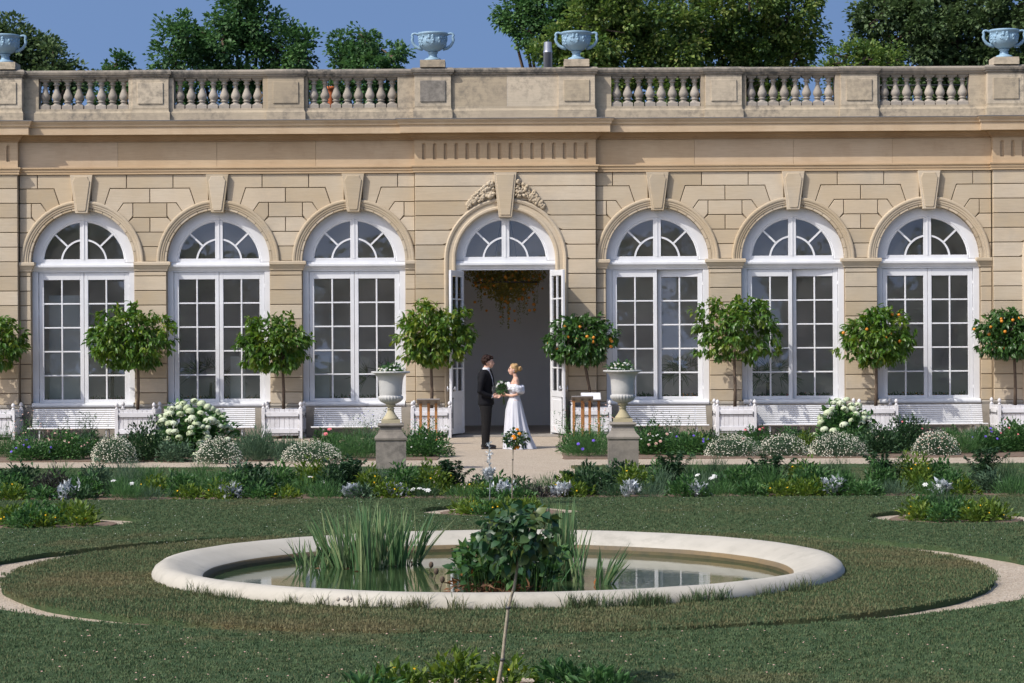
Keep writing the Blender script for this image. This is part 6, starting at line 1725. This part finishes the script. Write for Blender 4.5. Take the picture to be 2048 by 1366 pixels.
for i in range(150):
    t = 2 * math.pi * i / 150 + rr.uniform(-.05, .05); q = rr.uniform(0.026, 0.058)
    out = abs(math.sin(t))
    b.ellipsoid((0.005 + (0.128 + 0.015 * out) * math.cos(t) - 0.03 * out, 0.215 * math.sin(t), 1.185 + 0.035 * math.cos(t) + rr.uniform(-0.055, 0.045) - 0.015 * out), (q, q, q * 0.85), 8, 6)
skin_over(b, 'ruffle', M['organza'], gown, 0.008, 1)
rr = random.Random(14); b = MB()
b.ellipsoid((HB[0] - 0.022, 0, HB[2] + 0.034), (0.086, 0.077, 0.078), 18, 12); b.ellipsoid((HB[0] - 0.045, 0, HB[2] - 0.005), (0.055, 0.07, 0.06), 14, 10)
for i in range(26):
    d = Vector((rr.gauss(0, 1), rr.gauss(0, 1), rr.gauss(0, 1))).normalized(); b.ellipsoid((HB[0] - 0.128 + d.x * 0.030, d.y * 0.042, HB[2] + 0.012 + d.z * 0.036), (0.02, 0.02, 0.018), 8, 6)
for i in range(30):
    d = Vector((rr.uniform(-.8, .45), rr.gauss(0, .7), abs(rr.gauss(0.7, .3)))).normalized(); b.ellipsoid((HB[0] - 0.02 + d.x * 0.088, d.y * 0.078, HB[2] + 0.03 + d.z * 0.082), (0.02, 0.012, 0.012), 7, 5)
skin_over(b, 'hair', M['hair_blond'], bride, 0.006, 1)
for sg in (-1, 1):
    b = MB(); b.ellipsoid((HB[0] - 0.01, sg * 0.074, HB[2] - 0.052), (0.007, 0.005, 0.014), 8, 6); b.obj('earring', M['zinc'], bride)
    b = MB(); b.ellipsoid((0.10, sg * 0.08, 0.035), (0.09, 0.032, 0.03), 12, 8); b.obj('shoe', M['organza'], bride)

# --- bouquet held by the woman
g = np.random.default_rng(44); bq = empty('bouquet', (bx_ - 0.235, by_ - 0.0, 1.02), 0, 'bouquet of white roses and green leaves held by the woman', 'bouquet')
b = MB()
for i in range(14):
    a = g.uniform(0, 6.28); b.tube([(0.02 + 0.02 * math.cos(a), 0.02 * math.sin(a), -0.15 + g.uniform(-.03, .03)), (0.0, 0, 0.02), (-0.03 + 0.07 * math.cos(a), 0.07 * math.sin(a), 0.16)], 0.0045, 5)
b.obj('stems', M['greenstem'], bq)
n = 260; d = rand_dirs(n, g); P = d * (g.random(n) ** .45)[:, None] * np.array([0.10, 0.09, 0.115]) + np.array([-0.025, 0, 0.15]); V, F = scatter(LEAF8, P, d + np.array([0, 0, .3]) + rand_dirs(n, g) * .5, g.uniform(.04, .075, n), g.uniform(.02, .035, n), g); put('leaves', fast_mesh('leaves', V, F, M['green'], vrep(g.random(n), 8)), bq)
for p in ((-0.105, -0.05, 0.20), (-0.085, -0.06, 0.235), (-0.02, -0.07, 0.265), (0.055, -0.05, 0.235), (-0.12, 0.0, 0.18), (-0.05, 0.03, 0.27)):
    d = rand_dirs(46, g); V, F = flowers(np.array(p) + d * 0.022, d, np.full(46, 0.016), g, 4); put('rose', fast_mesh('rose', V, F, M['p_white'], vrep(g.random(184), 4)), bq)
# ------------------------------------------------------------------ trees behind the orangery
M['oak'] = leaf('oak_leaf', [(0.043, 0.101, 0.037), (0.073, 0.152, 0.051), (0.122, 0.219, 0.069)], 0.3, 0.5, 0.3)
M['lime'] = leaf('lime_leaf', [(0.059, 0.118, 0.034), (0.105, 0.177, 0.045), (0.176, 0.242, 0.054), (0.27, 0.275, 0.09)], 0.3, 0.5, 0.3)
M['dark'] = leaf('chestnut_leaf', [(0.048, 0.082, 0.033), (0.082, 0.130, 0.048), (0.133, 0.184, 0.072)], 0.22, 0.5, 0.35)
def park_tree(label, Y, lobes, mat, size, per, clump, seed, group='park trees behind the orangery'):
    g = np.random.default_rng(seed); sc = Y / FOC
    W = [((CAM[0] + (px - 1024) * sc, Y + g.uniform(-0.5, 0.8) * r * sc, CAM[2] + (683 - py) * sc), r * sc) for px, py, r in lobes]
    cx = sum(w[0][0] * w[1] for w in W) / sum(w[1] for w in W)
    e = empty('park_tree', (cx, Y, -0.04), 0, label, 'tree', group)
    Wl = [((c[0] - cx, c[1] - Y, c[2] + 0.04), r) for c, r in W]
    P, D, q = crown_points(Wl, per * 2.2, clump, g); n = len(P)
    L = size * 0.74 * g.uniform(0.7, 1.3, n)
    V, F = scatter(LEAF4, P, D + rand_dirs(n, g) * 0.6, L, L * 0.75, g)
    put('crown', fast_mesh('crown', V, F, M[mat], vrep(np.clip(q * 0.45 + g.random(n) * 0.55, 0, 1), 4)), e)
    b = MB(); zt = min(c[2] for c, r in Wl)
    fork = max(3.0, zt - 4.0)
    TB = 1.3
    b.tube([(0, TB, 0), (0.05, TB, fork * 0.5), (0, TB, fork)], [0.36, 0.26, 0.18], 10)
    for c, r in Wl:
        m = (c[0] * 0.5, TB + c[1] * 0.3, fork + (c[2] - fork) * 0.55)
        b.tube([(0, TB, fork - 0.1), m, c], [0.11, 0.07, 0.035], 7)
        for i in range(4):
            d = rand_dirs(1, g)[0] * r * 0.85; b.tube([c, (c[0] + d[0], c[1] + d[1], c[2] + d[2])], [0.05, 0.012], 5)
    b.obj('trunk', M['bark'], e)
    return e
park_tree('dark spreading tree behind the leftmost roof urn', 70, [(20, 95, 62), (75, 105, 52), (115, 130, 42), (40, 165, 70), (130, 175, 50), (-40, 90, 70), (-30, 170, 70)], 'dark', 0.20, 75, 0.42, 1)
park_tree('small round treetop peeping over the left balustrade', 74, [(238, 128, 24), (222, 145, 24), (250, 150, 28), (215, 190, 50), (290, 190, 42)], 'oak', 0.17, 110, 0.3, 2)
park_tree('tall oak with ragged lobed crown left of centre', 72, [(372, 78, 48), (352, 118, 42), (395, 118, 52), (472, 30, 52), (450, 80, 52), (520, 50, 52), (560, 92, 50), (608, 108, 44), (480, 122, 60), (500, -25, 40), (430, 190, 52), (520, 190, 56), (600, 175, 52), (360, 185, 45)], 'oak', 0.19, 85, 0.42, 3)
park_tree('lower leafy tree left of the central parapet urn', 70, [(733, 72, 19), (702, 98, 36), (745, 103, 34), (785, 112, 30), (690, 125, 34), (730, 150, 60), (780, 175, 46), (665, 185, 40)], 'oak', 0.18, 100, 0.34, 4)
park_tree('dark green tree with hanging boughs behind the flue pipe', 76, [(1045, 22, 44), (1028, 52, 24), (1090, 20, 50), (1130, 50, 45), (1062, 68, 26), (1150, -10, 60), (1100, 95, 36), (1140, 120, 44)], 'oak', 0.19, 90, 0.4, 5)
park_tree('broad lime tree with yellowish tips behind the roof urn', 71, [(1092, 112, 32), (1130, 92, 42), (1200, 60, 80), (1180, 120, 60), (1270, 100, 75), (1300, 20, 95), (1360, 90, 80), (1240, 180, 60), (1330, 185, 60), (1220, -20, 70)], 'lime', 0.19, 80, 0.44, 6)
park_tree('second large lime tree with yellowish tips right of the urn', 73, [(1430, 40, 95), (1450, 120, 70), (1520, 80, 85), (1580, 30, 62), (1600, 95, 45), (1560, 140, 55), (1500, -20, 80), (1495, 95, 60), (1410, 185, 55), (1490, 185, 55), (1560, 190, 40), (1620, -10, 32)], 'lime', 0.19, 80, 0.44, 7)
park_tree('huge dark maple rising above the right balustrade', 74, [(1770, 30, 58), (1762, 85, 46), (1840, 60, 85), (1870, 0, 80), (1800, 130, 62), (1920, 90, 78), (1960, 20, 85), (2030, 90, 85), (2060, 10, 90), (1900, 150, 62), (1820, 190, 60), (1930, 190, 60), (1720, 190, 45)], 'dark', 0.21, 75, 0.46, 8)
park_tree('low bushy treetop at the foot of the dark maple', 70, [(1695, 115, 36), (1668, 132, 24), (1735, 118, 42), (1780, 130, 40), (1700, 170, 34)], 'lime', 0.17, 100, 0.34, 9)
# trees across the lawn, behind the photographer, that the panes mirror
def far_tree(x, y, h, r, seed, label):
    g = np.random.default_rng(seed); e = empty('garden_tree', (x, y, -0.04), 0, label, 'tree', 'trees across the garden mirrored in the panes')
    lob = [((g.uniform(-r, r) * 0.7, g.uniform(-r, r) * 0.6, h * g.uniform(0.4, 0.95) - r * 0.25), r * g.uniform(0.4, 0.62)) for _ in range(9)]
    P, D, q = crown_points(lob, 14, 0.9, g); n = len(P); L = 0.5 * g.uniform(0.7, 1.3, n)
    V, F = scatter(LEAF4, P, D + rand_dirs(n, g) * 0.6, L, L * 0.8, g)
    put('crown', fast_mesh('crown', V, F, M['oak'], vrep(g.random(n), 4)), e)
    b = MB(); b.tube([(0, 0, 0), (0, 0, h * 0.6)], [0.4, 0.2], 9); b.obj('trunk', M['bark'], e)
for i, (x, y, h, r) in enumerate(((-30, -44, 10, 5), (-19, -40, 8, 4.4), (-9, -46, 7.5, 4.4), (1, -42, 7, 4.0), (11, -45, 8, 4.6), (21, -41, 7.5, 4.4), (31, -46, 9, 5))):
    far_tree(x, y, h, r, 300 + i, 'broad tree across the garden behind the photographer')
